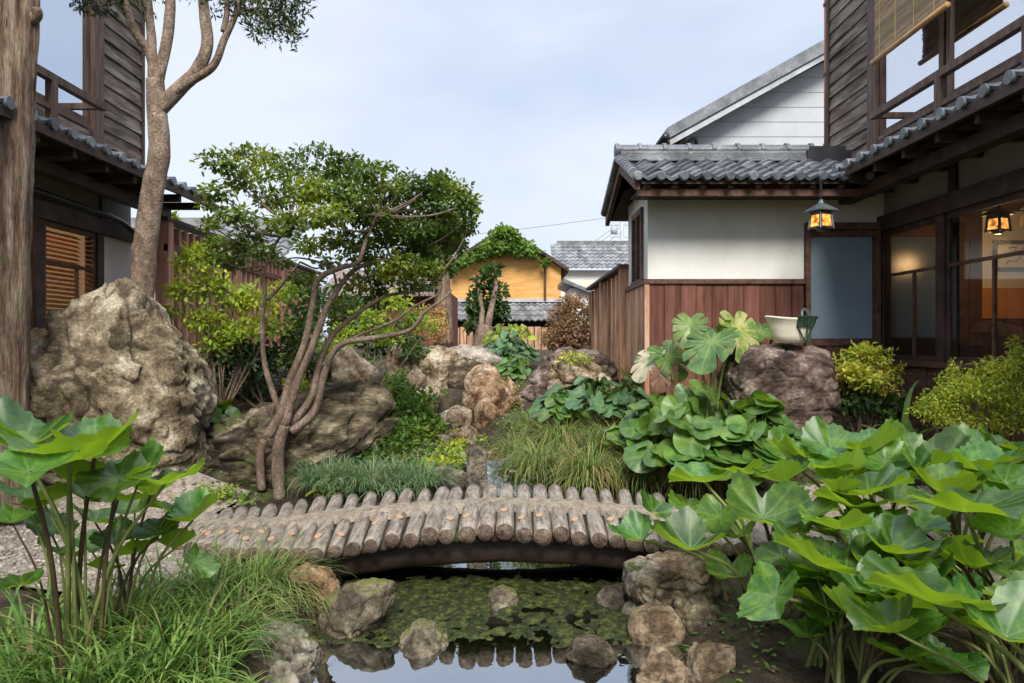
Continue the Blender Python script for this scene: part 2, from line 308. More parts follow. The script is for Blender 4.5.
M['lf_monstera_pale'] = leafmat('leaf_monstera_pale', [(.52,.46,.30),(.38,.42,.18),(.16,.27,.07),(.08,.17,.045)], transl=.25, scale=9, vein=(.55,.55,.12))
M['lf_cream_edge'] = leafmat('leaf_cream_edge', [(.06,.14,.05),(.10,.2,.07),(.55,.52,.36),(.45,.33,.22)], transl=.2, scale=7, vein=(.3,.38,.15))
M['stalk'] = mat('stalk', [(.13,.16,.04),(.24,.27,.09)], 6, .6, .2)
M['stalk_dark'] = mat('stalk_dark', [(.05,.03,.02),(.11,.08,.035)], 6, .6, .2)
def gm(n, c, **k): return mat(n, c, 4, .55, 0, island=.5, straw=.06, transl=.3, tcol=(1.3,1.35,.8), **k)
M['grass'] = gm('grass_green', [(.05,.12,.03),(.14,.25,.05),(.30,.42,.10)])
M['grass_blue'] = gm('grass_blue', [(.06,.14,.06),(.15,.25,.12),(.30,.40,.22)])
M['sedge'] = gm('sedge', [(.10,.17,.04),(.22,.29,.07),(.40,.26,.12)], lo=.36, hi=.62)
M['sedge_olive'] = gm('sedge_olive', [(.10,.16,.035),(.20,.27,.07),(.34,.36,.13)])
M['cream'] = mat('cream_enamel', [(.62,.56,.43),(.72,.66,.53),(.76,.71,.58)], 4, .5, .15, 30, dark=((.30,.22,.14), 9, .68), grain=False)
M['net'] = mat('green_net', [(.012,.035,.02),(.03,.07,.04)], 12, .7, .3)
M['globe'] = mat('globe_lamp', [(.70,.55,.30),(.78,.66,.42)], 3, .4, 0)

# ------------------------------------------------------------ terrain
def ip(t, xs, ys): return np.interp(t, xs, ys)
YL = [0, 1.0, 2.97, 3.5, 3.9, 4.4, 5.0, 5.5, 6.0, 6.8, 7.5, 8.2, 8.7]
XL = [-1.0, -.95, -.74, -.70, -.66, -.8, -.7, -.5, -.30, -.50, -.80, -1.10, -1.1]
XR = [.6, .6, .53, .50, .52, .62, .55, .50, .38, .12, -.15, -.50, -.55]
WZ = [-.12, -.12, -.12, -.12, -.12, -.12, -.12, -.06, .08, .22, .30, .40, .50]
def smooth(a, b, x):
    t = np.clip((x-a)/(b-a), 0, 1); return t*t*(3-2*t)
def H(x, y):
    x = np.asarray(x, float); y = np.asarray(y, float)
    b = ip(y, [0, 3.5, 4.5, 5.1, 6, 7, 8, 10, 12, 16, 60], [.13, .12, .07, .12, .28, .44, .58, .86, 1.02, 1.10, 1.15])
    b = b + .26*smooth(-1.9, -2.7, x)*smooth(5.1, 5.8, y) + .18*smooth(1.0, 2.4, x)*smooth(5.1, 6, y) + .06*smooth(-1.9, -3, x)*smooth(5.2,4.4,y)
    b = b + .03*np.sin(x*3.1+y*1.7)*np.sin(y*2.3-x) * smooth(9, 5, y)
    xl = ip(y, YL, XL); xr = ip(y, YL, XR); d = np.maximum(xl-x, x-xr) + .05*np.sin(y*7)
    t = smooth(-.10, .12+.42*smooth(4.6, 4.0, y), d); bed = ip(y, YL, WZ)
    inside = (y > .8) & (y < 8.7)
    return np.where(inside, bed*(1-t)+b*t, b)
def hz(x, y): return float(H(x, y))

def sheet(name, xs, ys, fz, m, dz=0, jitter=0):
    X, Y = np.meshgrid(xs, ys); Z = fz(X, Y) + dz
    if jitter:
        Z = Z + jitter*np.array([noise.fractal(Vector((x*2.2, y*2.2, 3)), 1, 2, 4) for x, y in zip(X.ravel(), Y.ravel())]).reshape(X.shape)
    V = np.stack([X, Y, Z], -1).reshape(-1, 3); nx, ny = len(xs), len(ys)
    i = (np.arange(ny-1)[:, None]*nx + np.arange(nx-1)).ravel()
    return mesh(name, V, np.stack([i, i+1, i+nx+1, i+nx], 1), m, smooth=True)
xs = np.concatenate([[-200,-80,-40,-20,-12,-8,-6,-5], np.arange(-4.4, 4.4, .05), [5,6,8,12,20,40,80,200]])
ys = np.concatenate([[-60,-20,-5,-1], np.arange(0, 10, .055), np.arange(10, 16, .4), [18,22,28,36,50,80,140,300]])
tag(sheet('ground', xs, ys, H, M['soil'], jitter=.022), kind='structure')

def poly_sheet(name, rows, m, dz, n=14, jit=.0):
    """rows: list of (y, x0, x1)"""
    V = []
    for (y, x0, x1) in rows:
        for t in np.linspace(0, 1, n):
            x = x0+(x1-x0)*t; V.append((x, y, hz(x, y)+dz))
    i = (np.arange(len(rows)-1)[:, None]*n + np.arange(n-1)).ravel()
    return mesh(name, np.array(V), np.stack([i, i+1, i+n+1, i+n], 1), m, smooth=True)
ry = np.linspace(3.55, 5.6, 24)
tag(poly_sheet('gravel_path', [(y, -5.2, -1.75-.25*math.sin(y*3)-.45*max(0,(y-4.6))) for y in ry], M['gravel'], .03, 40), kind='structure')
tag(poly_sheet('gravel_walk', [(y, 1.65+.1*math.sin(y*4), 3.5) for y in np.linspace(3.7, 5.5, 18)], M['gravel'], .03, 26), kind='structure')
# pond surface and stream surface
rows = np.linspace(.9, 5.45, 40)
V = []; nn = 12
for y in rows:
    a, b = ip(y, YL, XL)-.25, ip(y, YL, XR)+.25
    for t in np.linspace(0, 1, nn): V.append((a+(b-a)*t, y, 0.0))
i = (np.arange(len(rows)-1)[:, None]*nn + np.arange(nn-1)).ravel()
tag(mesh('pond_water', np.array(V), np.stack([i, i+1, i+nn+1, i+nn], 1), M['water'], smooth=True), kind='structure')
V = []; rows = np.linspace(5.5, 8.6, 40)
for y in rows:
    a, b = ip(y, YL, XL)-.02, ip(y, YL, XR)+.02; z = ip(y, YL, WZ)+.055
    for t in np.linspace(0, 1, nn): V.append((a+(b-a)*t, y, z+.008*math.sin(t*17+y*23)))
i = (np.arange(len(rows)-1)[:, None]*nn + np.arange(nn-1)).ravel()
tag(mesh('stream_water', np.array(V), np.stack([i, i+1, i+nn+1, i+nn], 1), M['water'], smooth=True), kind='structure')
# algae mat: bumpy bed just under / breaking the surface
def algf(X, Y):
    out = np.empty(X.shape)
    for idx in np.ndindex(X.shape):
        x, y = X[idx], Y[idx]
        n1 = noise.fractal(Vector((x*5, y*5, 0)), 1, 2.2, 5); n2 = noise.noise(Vector((x*1.3, y*1.3, 5)))
        n5 = noise.fractal(Vector((x*17, y*11, 4)), .8, 2.2, 4); out[idx] = .007 + .010*n1 + .012*n2 + .015*n5 - .06*smooth(3.42, 3.12, y) - .04*smooth(4.1, 4.6, y)
    return out
tag(sheet('pond_algae', np.arange(-.95, .8, .014), np.concatenate([[1.0,1.6,2.2,2.6], np.arange(2.9, 4.8, .014), [5,5.2]]), algf, M['algae']), kind='stuff', label='green algae and weed carpet just under the pond surface', cat='algae')

# ------------------------------------------------------------ rocks
_ico = {}
def ico(sub):
    if sub not in _ico:
        bm = bmesh.new(); bmesh.ops.create_icosphere(bm, subdivisions=sub, radius=1)
        _ico[sub] = (np.array([v.co[:] for v in bm.verts]), np.array([[v.index for v in f.verts] for f in bm.faces])); bm.free()
    return _ico[sub]

def rock(box, Y, label, m='rock_tan', seed=1, depth=.8, nplanes=14, p=14, amp=.05, sub=5, prof=None, bury=.12, name='rock', group=None, freq=2.2, ridge=0, cat='rock', poly=None, rang=0., pit=.7, crack=1., rel_=.24):
    x0, y0, x1, y1 = box; r = np.random.default_rng(seed)
    D, Fc = ico(sub)
    n = r.normal(size=(nplanes, 3)); n /= np.linalg.norm(n, axis=1)[:, None]; d = r.uniform(.72, 1.0, nplanes)
    s = (np.maximum(D @ n.T, 0)/d)**p
    rad = (s.sum(1) + 1e-3)**(-1/p); rad = np.minimum(rad, 1.5)
    V = D*rad[:, None]
    mn, mx_ = V.min(0), V.max(0); V = (V-mn)/(mx_-mn)   # unit box
    if prof:
        V[:, 2] = V[:, 2]*np.interp(V[:, 0], [q[0] for q in prof], [q[1] for q in prof])**.85; V[:, 2] /= V[:, 2].max()
    X0, X1 = W(x0, Y), W(x1, Y); Z1, Z0 = Zp(y0, Y), Zp(y1, Y) - bury; Z0 -= .28*(Z1-Z0); ex = .03*(X1-X0); X0 -= ex; X1 += ex
    w_, h_ = X1-X0, Z1-Z0; dep = w_*depth
    sc_ = np.array([w_, dep, h_]); V = V*sc_
    if poly:
        pz = np.array([(W(a, Y), Zp(b, Y)) for a, b in poly]); pz[:, 1] = np.where(pz[:, 1] < pz[:, 1].min()+.18*np.ptp(pz[:, 1]), pz[:, 1]-bury-.1*np.ptp(pz[:, 1]), pz[:, 1])
        w_, h_ = np.ptp(pz[:, 0]), np.ptp(pz[:, 1]); dep = w_*depth; X0, Z0 = pz[:, 0].min(), pz[:, 1].min(); cen = np.array([(pz[:, 0].min()+pz[:, 0].max())/2, pz[:, 1].min()+h_*.45])
        TH = np.linspace(-PI, PI, 181); RR = []
        for th in TH:
            dx_, dz_ = math.cos(th), math.sin(th); best = .3*min(w_, h_)
            for i in range(len(pz)):
                a = pz[i]-cen; e = pz[(i+1) % len(pz)]-pz[i]; den = dx_*e[1]-dz_*e[0]
                if abs(den) < 1e-9: continue
                tt = (a[0]*e[1]-a[1]*e[0])/den; uu = (a[0]*dz_-a[1]*dx_)/den
                if tt > 0 and -1e-6 <= uu <= 1+1e-6: best = max(best, tt)
            RR.append(best)
        th = np.arctan2(D[:, 2], D[:, 0]); rho = np.hypot(D[:, 0], D[:, 2]); pr = np.interp(th, TH, RR)
        fac = rad/np.median(rad); k = rho**.75
        V = np.stack([cen[0]-X0+np.cos(th)*pr*k, dep/2+D[:, 1]*dep/2*fac, cen[1]-Z0+np.sin(th)*pr*k], 1)
    size = (w_*dep*h_)**(1/3)
    nd = V - V.mean(0); nd /= np.linalg.norm(nd, axis=1)[:, None]
    disp = np.empty(len(V)); o = seed*7.3; ck = np.zeros(len(V))
    if sub >= 5:   # split faces and ledges: max of min of random planes over the rock
        U = (V - V.mean(0))/size; rel = None
        for g_ in range(4):
            mnp = None
            for _ in range(3):
                nn_ = r.normal(size=3)*.75; cc_ = r.uniform(-.1, .25); v_ = U @ nn_ + cc_; mnp = v_ if mnp is None else np.minimum(mnp, v_)
            rel = mnp if rel is None else np.maximum(rel, mnp)
        rel = np.clip(rel, -.5, .5); edge = np.clip(1.25*np.abs(D[:, 1]), .15, 1)
    for i, v in enumerate(V):
        q = Vector(v/size*freq); q.x += o
        a = .50*noise.fractal(q*1.2, .9, 2.1, 4) + .30*noise.fractal(q*4.3, .8, 2.1, 4) + .5*noise.noise(q*.6)
        rr = 1-abs(noise.noise(q*1.7+Vector((9, 2, 4)))*2); rr = max(0, rr-.80)*4.5
        cu, su = math.cos(rang), math.sin(rang); a2 = abs(noise.noise(Vector(((q.x*cu+q.z*su)*.9, q.y*1.2, (q.z*cu-q.x*su)*4.2))))*ridge
        c1 = noise.noise(q*.75+Vector((31, 4, 8)))+.10*noise.noise(q*4); c2 = noise.noise(Vector(((q.x*cu+q.z*su)*.45, q.y*.5, (q.z*cu-q.x*su)*1.5))+Vector((3, 44, 8)))+.08*noise.noise(q*5)
        cr_ = max(math.exp(-(c1/.022)**2), math.exp(-(c2/.022)**2))*crack; ck[i] = cr_
        disp[i] = a - rr*pit - a2 - cr_*.55
    V = V + nd*(disp*amp*size*1.3)[:, None]
    if sub >= 5: V = V + nd*(rel*edge*rel_*size)[:, None]
    V += np.array([X0, Y-dep/2, Z0])
    o_ = mesh(name, V, Fc, M[m], smooth=True, attrs={'vein': ck*.8})
    return tag(o_, label, cat, group)

G1 = 'rocks around the garden stream and pond'
rock((25,281,206,470), 5.7, 'huge pale grey boulder with rounded peak between the two left tree trunks', 'rock_huge', 19, .75, 9, 16, .05, 7, name='boulder', cat='boulder', ridge=1.1, rang=-.95, freq=2.7, pit=.25, rel_=.10, crack=.9,
     poly=[(30,440),(26,395),(34,352),(60,330),(70,303),(95,290),(122,281),(141,292),(158,318),(184,350),(201,385),(205,412),(200,432),(180,448),(120,460),(60,460)])
rock((18,330,80,440), 6.2, 'shadowed grey rock tucked behind the left edge of the huge boulder', 'rock_grey', 12, .9, 12, 10, .06, group=G1)
rock((150,378,398,505), 6.15, 'long slanting dark olive boulder behind the multi-stemmed tree', 'rock_olive', 22, .42, 14, 12, .05, 7, name='boulder', cat='boulder', rel_=.14, ridge=1.3, rang=.42, freq=2.8,
     poly=[(150,500),(160,472),(185,447),(215,421),(260,405),(291,391),(321,383),(366,380),(386,387),(397,402),(396,426),(380,447),(358,464),(345,500),(250,508)])
rock((170,438,215,480), 5.9, 'small dark rock wedged between the huge boulder and the slanting boulder', 'rock_olive', 23, .8, group=G1)
rock((325,346,385,400), 7.4, 'pale grey pointed rock above the slanting boulder', 'rock_tan', 31, .7, 10, 14, .05, group=G1, poly=[(333,378),(336,353),(350,346),(362,357),(381,372),(384,395),(345,398)])
rock((210,365,290,405), 7.6, 'dark rock in the shade under the yellow-green shrub', 'rock_olive', 36, .8, group=G1)
rock((436,298,452,330), 12, 'narrow grey stone at the foot of the grey trunk', 'rock_grey', 39, .8, sub=4, group=G1)
# background cascade rocks
rock((398,338,456,392), 9.6, 'brown blocky rock left of the stepping cascade under the golden shrub', 'rock_tan', 41, .8, 10, 18, .07, 6, group=G1, poly=[(404,398),(406,365),(415,350),(440,345),(456,352),(458,372),(456,399)])
rock((446,344,504,364), 10.6, 'flat pale slab lying on the path above the cascade', 'rock_slab', 42, 1.2, 9, 16, .03, bury=.02, group=G1, poly=[(446,362),(447,348),(462,344),(488,348),(504,360),(500,368),(470,366)])
rock((440,356,482,408), 9.5, 'squared tan rock forming the drop of the cascade', 'rock_olive', 43, .7, 8, 22, .05, 6, group=G1, poly=[(442,410),(441,378),(447,360),(465,356),(481,362),(484,390),(482,410)])
rock((424,392,452,420), 9.0, 'dark upright rock in the cleft beside the red boulder', 'rock_olive', 44, .7, 8, 20, .04, sub=4, group=G1)
rock((459,361,515,424), 8.5, 'rusty red blocky boulder in the middle of the garden', 'rock_red', 45, .8, 8, 24, .05, 6, rel_=.34, name='boulder', cat='boulder', poly=[(462,402),(463,379),(474,365),(486,361),(497,369),(509,385),(518,401),(513,417),(498,424),(484,434),(470,424)])
rock((437,405,478,434), 8.3, 'low brown step rock at the foot of the cascade', 'rock_tan', 46, .9, 8, 18, .04, 5, group=G1, poly=[(437,428),(440,413),(455,406),(472,409),(479,425),(476,436),(450,438)])
rock((400,368,428,392), 9.0, 'round tan rock above the left bank ferns', 'rock_tan', 47, .9, 12, 10, .05, sub=4, group=G1)
rock((358,375,402,420), 8.2, 'shadowy brown rock behind the left bank ferns', 'rock_olive', 48, .9, group=G1)
rock((480,408,520,430), 8.2, 'low reddish rock below the red boulder', 'rock_red', 49, .8, 8, 16, .05, 5, group=G1, poly=[(481,432),(482,412),(500,408),(520,412),(524,434)])
rock((505,376,520,402), 9.1, 'small upright reddish rock right of the red boulder', 'rock_red', 50, .8, sub=4, group=G1)
rock((513,344,612,412), 8.9, 'purplish brown boulder with a sloping left shoulder under the hostas', 'rock_purple', 51, .5, 12, 12, .06, 6, name='boulder', cat='boulder', ridge=1.0, rang=.5,
     poly=[(512,402),(523,384),(537,367),(547,353),(564,346),(593,348),(609,356),(617,368),(622,384),(615,410),(550,416),(518,414)])
rock((548,352,614,380), 8.5, 'pale ribbed rock topped by a yellow-green tuft', 'rock_tan', 52, .7, 12, 12, .07, ridge=1, group=G1)
rock((596,372,622,400), 8.0, 'small pale rock beside the cream-edged leaves', 'rock_tan', 53, .8, sub=4, group=G1)
rock((466,446,488,484), 5.9, 'small upright grey stone post behind the log bridge', 'rock_grey', 61, .8, 16, 10, .03, sub=5, rel_=.05, poly=[(466,486),(467,456),(470,447),(480,445),(487,452),(488,486)], name='standing_stone', cat='standing stone')
rock((432,466,468,482), 5.85, 'flat grey stone lying left of the small stone post', 'rock_grey', 62, .8, 9, 16, .03, sub=4, bury=.05, group=G1)
rock((395,352,440,372), 10.2, 'mossy brown rock under the golden shrub', 'rock_moss', 63, .8, sub=4, group=G1)
rock((448,424,482,444), 7.6, 'flat brown stepping stone in the stream below the red boulder', 'rock_tan', 54, 1, 9, 16, .04, 5, group=G1)
rock((500,424,530,446), 7.5, 'low rounded stone at the foot of the pale sedge tuft', 'rock_red', 55, .9, 9, 14, .04, 5, group=G1)
rock((420,428,440,446), 7.4, 'small mossy stone on the left side of the stream', 'rock_moss', 56, .9, 9, 14, .04, 5, group=G1)
rock((472,430,486,440), 8.0, 'little dark stone between the stepping stone and the red boulder', 'rock_olive', 57, .9, 9, 14, .04, 4, group=G1)
rock((474,398,498,420), 8.0, 'angular orange-tan rock leaning on the front of the red boulder', 'rock_red', 58, .9, 8, 22, .05, 5, group=G1)
rock((415,385,440,406), 8.6, 'angular tan rock between the ferns and the cascade cleft', 'rock_tan', 59, .9, 8, 22, .05, 5, group=G1)
rock((386,342,410,362), 9.4, 'small tan rock half covered by the lime shrub', 'rock_tan', 60, .9, 8, 22, .05, 5, group=G1)
# basin boulder
rock((722,342,836,442), 6.1, 'dark purplish boulder with a flat top carrying the cream basket', 'rock_purple', 71, .8, 12, 12, .035, 7, name='boulder', cat='boulder', ridge=.5, rang=.6,
     poly=[(724,375),(730,352),(742,343),(775,342),(812,344),(828,352),(835,374),(830,400),(818,425),(780,440),(745,425),(730,400)])
rock((288,566,340,602), 3.72, 'grey-pink rock under the left end of the log bridge', 'rock_red', 81, .8, 9, 14, .05, 6, bury=.12, group=G1, poly=[(290,600),(292,574),(305,566),(328,568),(339,585),(340,604),(310,612)])
rock((316,576,397,628), 3.6, 'wide tan rock with a mossy end reaching into the pond', 'rock_moss', 82, .7, 10, 14, .05, 6, bury=.1, group=G1, ridge=.5, poly=[(318,618),(322,602),(345,584),(372,577),(396,580),(394,602),(380,618),(345,632),(325,630)])
rock((250,622,320,672), 3.15, 'grey lichened rock at the waterside in front of the grass', 'rock_grey', 83, .8, 9, 14, .05, 6, bury=.12, group=G1, poly=[(250,650),(256,630),(275,621),(298,628),(317,648),(322,668),(300,676),(262,672)])
rock((262,662,298,690), 2.85, 'small pale grey rock at the bottom edge of the photo', 'rock_grey', 84, .9, 9, 12, .05, sub=4, bury=.1, group=G1)
rock((395,612,448,646), 3.36, 'small mossy brown rock standing alone in the pond water', 'rock_moss', 85, .8, 9, 12, .06, 5, bury=.06, group=G1, poly=[(392,650),(400,638),(416,622),(434,624),(448,640),(455,650)], rel_=.08)
rock((482,587,522,602), 3.9, 'low mossy hump barely above the water near the bridge', 'rock_moss', 86, .9, 12, 8, .05, 5, bury=.05, group=G1, poly=[(482,604),(488,592),(502,587),(516,592),(523,604)])
rock((570,634,616,660), 3.2, 'brown wedge-shaped rock lying in the water at right', 'rock_olive', 87, .7, 8, 18, .05, 5, bury=.05, group=G1, poly=[(566,656),(574,641),(592,636),(610,645),(618,657),(600,662)], rel_=.1)
# right pond bank
rock((625,548,714,604), 3.78, 'large tan block under the right end of the log bridge', 'rock_tan', 91, .8, 9, 18, .05, 6, bury=.05, group=G1, poly=[(625,590),(626,564),(650,556),(690,548),(712,556),(718,582),(708,602),(670,606),(640,600)])
rock((598,582,630,608), 3.85, 'small grey mossy rock at the waterline under the bridge', 'rock_moss', 92, .8, sub=4, group=G1)
rock((612,602,650,626), 3.7, 'grey rock half hidden behind the smooth oval rock', 'rock_grey', 93, .8, sub=4, group=G1)
rock((628,605,682,650), 3.42, 'smooth oval brown-grey rock at the right waterside', 'rock_tan', 94, .9, 20, 5, .02, bury=.05, group=G1, poly=[(628,630),(634,614),(652,606),(672,608),(684,626),(680,644),(660,654),(636,648)])
rock((664,598,722,662), 3.45, 'rough pitted dark rock beside the smooth oval rock', 'rock_olive', 95, .8, 12, 10, .11, 6, bury=.08, group=G1, freq=4, poly=[(665,650),(668,618),(678,600),(700,597),(718,606),(722,640),(715,664),(680,664)])
rock((712,590,742,628), 3.6, 'brown rock in the shade behind the pitted rock', 'rock_red', 96, .9, sub=4, group=G1)
rock((644,642,682,672), 3.15, 'triangular tan rock below the smooth oval rock', 'rock_tan', 97, .8, 8, 18, .05, sub=4, bury=.08, group=G1, prof=[(0,.6),(.3,1),(1,.6)])
rock((636,652,692,700), 2.98, 'flat reddish tan rock at the bottom edge of the photo', 'rock_tan', 98, .8, 8, 18, .05, bury=.08, group=G1)
rock((684,642,736,710), 2.95, 'pinkish tan block under the drooping butterbur leaf', 'rock_tan', 99, .8, 8, 18, .04, bury=.05, group=G1, poly=[(684,700),(690,652),(712,642),(735,646),(738,700)])
rock((640,590,662,606), 3.75, 'tiny grey pebble wedged below the large tan block', 'rock_grey', 100, .8, sub=4, group=G1, bury=.05)
rock((768,590,812,640), 3.3, 'round mossy grey rock deep under the butterbur leaves', 'rock_moss', 101, .9, 14, 7, .05, group=G1)

# ------------------------------------------------------------ log bridge
AF = np.array([(-2.35,4.75,.10),(-1.855,4.4,.14),(-1.5,4.15,.175),(-1.08,4.0,.225),(-.6,4,.30),(-.1,4,.335),(.4,4,.315),(.81,4.05,.25),(1.2,4.2,.19),(1.65,4.5,.14)])
AB = np.array([(-2.95,5.7,.11),(-2.3,5.45,.12),(-1.8,5.3,.16),(-1.25,5.12,.27),(-.65,5.07,.325),(-.1,5.06,.35),(.45,5.08,.335),(.95,5.12,.29),(1.4,5.25,.2),(1.9,5.45,.15)])
SF, SB = spline(AF, 12), spline(AB, 12)
arc = np.concatenate([[0], np.cumsum(np.linalg.norm(np.diff(SF, axis=0), axis=1))])
nlog = int(arc[-1]/.0985)
tp = np.linspace(0, arc[-1], nlog)
LF = np.stack([np.interp(tp, arc, SF[:, k]) for k in range(3)], 1); LB = np.stack([np.interp(tp, arc, SB[:, k]) for k in range(3)], 1)
br = thing('log_bridge', 'arched footbridge of short round logs crossing the pond', 'bridge', (0, 4.5, 0))
for i in range(nlog):
    a, b = LF[i].copy(), LB[i].copy(); d = (b-a)/np.linalg.norm(b-a)
    a += -d*rnd.uniform(0, .05); b += d*rnd.uniform(-.03, .05); a[2] += rnd.uniform(-.008, .008); rr = .0475*rnd.uniform(.86, 1.1)
    a[0] += rnd.uniform(-.006,.006); b[0] += rnd.uniform(-.012,.012)
    n = 18; pts = [a+(b-a)*t for t in np.linspace(0, 1, 14)]
    V, f3, f4 = tube(pts, [rr*(.93 if k in (0, 13) else 1)*(1+.02*math.sin(k*1.3+i)) for k in range(14)], n, .07, i*3.1)
    mi = [1]*len(f3) + [0]*len(f4)
    o = mesh('log', V, [np.array(f3), np.array(f4)], [M['log'], M['log_end']], br, smooth=True, midx=mi)
    if 4 < i < nlog-4:   # pale sawn knot on top of most logs
        for _ in range(1 if rnd.random() < .7 else 0):
            t = rnd.uniform(.16, .3); c = a+(b-a)*t; ang = rnd.uniform(-.4, .4)
            k = MB(); side = np.cross(d, [0, 0, 1]); side /= np.linalg.norm(side); up = np.cross(side, d)
            nn_ = up*math.cos(ang)+side*math.sin(ang); s2 = np.cross(nn_, d)
            ring = [c + nn_*(rr*1.01) + s2*(.021*math.cos(q)) + d*(.040*math.sin(q)) for q in np.linspace(0, 2*PI, 12, endpoint=False)]
            k.prism(ring, nn_*.004).build('knot', M['knot'], o)
# support beams under the deck
for (t, nm) in ((.2, 0), (.8, 1)):
    m = MB(); pts = [LF[i]*(1-t)+LB[i]*t - np.array([0, 0, .135]) for i in range(11, nlog-7)]
    m.tube(pts, .088, 12, .08, nm).build('support_beam', M['wood_dark'], br, True)
# packed earth filling under and between the logs
V = []; K = 70
for j in range(K):
    s_ = j/(K-1)*(nlog-1); i0 = int(min(s_, nlog-2)); fr = s_-i0
    a = LF[i0]*(1-fr)+LF[i0+1]*fr; b = LB[i0]*(1-fr)+LB[i0+1]*fr
    for q in (0, .05, .25, .5, .75, .95, 1):
        c = a+(b-a)*(.04+.92*q); V.append((c[0], c[1], c[2]-.012+.012*noise.noise(Vector((j*.9, q*9, 1)))-(.03 if q in (0, 1) else 0)))
    for q in (1, .5, 0):
        c = a+(b-a)*(.04+.92*q); V.append((c[0], c[1], c[2]-.06))
i = (np.arange(K-1)[:, None]*10 + np.arange(10)).ravel(); i2 = (np.arange(K-1)[:, None]*10 + (np.arange(10)+1) % 10).ravel()
mesh('earth_fill', np.array(V), np.stack([i, i2, i2+10, i+10], 1), M['soil'], br, smooth=True)
# sandy strip along the middle
V = []; K = 260; Q = 13
for j in range(K):
    s_ = j/(K-1)*(nlog-1); i0 = int(min(s_, nlog-2)); fr = s_-i0
    a = LF[i0]*(1-fr)+LF[i0+1]*fr; b = LB[i0]*(1-fr)+LB[i0+1]*fr; crest = math.cos((s_ % 1)*2*PI)
    for qi in range(Q):
        q = qi/(Q-1); edge = .05*noise.noise(Vector((j*.13, 3 if q < .5 else 8, 0)))+.04*noise.noise(Vector((j*.5, 3 if q < .5 else 8, 0)))
        t = .55+(q-.5)*(.21+.025*crest)+edge*(2*abs(q-.5)); c = a+(b-a)*t; h = 1-(2*q-1)**2
        V.append((c[0], c[1], c[2]+.030+.004*crest+.022*h**.6+.010*noise.noise(Vector((j*.4, q*6, 0)))-(.03 if qi in (0, Q-1) else 0)))
i = (np.arange(K-1)[:, None]*Q + np.arange(Q-1)).ravel()
mesh('sand_strip', np.array(V), np.stack([i, i+1, i+Q+1, i+Q], 1), M['sand'], br, smooth=True)
# ------------------------------------------------------------ buildings
def tile_slope(mb, e0, u, v, nc, nr, cw, rh, up, amp=.022, lip=.03, clip=None):
    e0, u, v, up = [np.array(q, float) for q in (e0, u, v, up)]
    S = np.linspace(0, 1, 9)
    prof = amp*(np.cos(2*PI*S)*.6 + .4*np.cos(2*PI*S)**3) + .0
    for r in range(nr):
        for c in range(nc):
            if clip and not clip(c, r): continue
            jz = rnd.uniform(-.003, .003)
            o = e0 + u*(c*cw) + v*(r*rh)
            A = [o + u*(s*cw*.995) + up*(lip+h+jz) for s, h in zip(S, prof)]
            B = [o + v*(rh*1.06) + u*(s*cw*.995) + up*(.0+h+jz+.004) for s, h in zip(S, prof)]
            C_ = [a - up*lip*.9 - v*.0 for a in A]
            V = A+B+C_; f = [(k, k+1, 10+k, 9+k) for k in range(8)] + [(18+k, 19+k, k+1, k) for k in range(8)]
            mb.add(V, f)
    return mb

def disc(mb, c, ax, r, L_, n=20):
    c = np.array(c, float); ax = np.array(ax, float); ax /= np.linalg.norm(ax)
    mb.tube([c, c+ax*L_*.8, c+ax*L_], [r, r, r*.8], n)

def eave_roof(parent, side, Xe, ze, Xw, zw, y0, y1):
    """pent roof along Y; side=-1 left house, +1 right house"""
    s = side; rf = MB()
    dx = Xw-Xe; dz = zw-ze; Ls = math.hypot(dx, dz); v = (dx/Ls, 0, dz/Ls); up = (-v[2]*(1 if dx > 0 else -1), 0, abs(v[0]))
    # roof deck
    rf.prism([(Xe+.02*s, y0, ze-.05), (Xw, y0, zw-.05), (Xw, y0, zw-.01), (Xe+.02*s, y0, ze-.01)], (0, y1-y0, 0))
    roof = rf.build('roof', M['wood_dark'], parent)
    nc = int((y1-y0)/.235); nr = max(3, int(Ls/.2)); t = MB()
    tile_slope(t, (Xe, y0, ze), (0, 1, 0), v, nc, nr, .235, Ls/nr, up)
    e = t
    for c in range(nc+1): disc(e, (Xe-.03*s, y0+c*.235, ze+.018), (s, 0, .0), .042, .16)
    e.build('tiles', M['tile'], roof)
    g = MB()
    for yy in np.arange(y0+.1, y1, .45): g.box(Xe+.05*s, Xw, yy, yy+.05, ze-.13, ze-.056)
    g.box(Xe+.0*s, Xe+.035*s, y0, y1, ze-.075, ze-.006)
    g.build('rafters', M['wood_dark'], roof)
    return roof

def lap_siding(mb, X, s, y0, y1, z0, z1, h):
    z = z0; k = 0
    while z < z1:
        j = rnd.uniform(-.004, .004)
        zz = min(z+h, z1)
        mb.prism([(X, y0, z), (X+s*(.022+j), y0, z), (X+s*(.004), y0, zz+.01), (X, y0, zz+.01)], (0, y1-y0, 0)); z += h

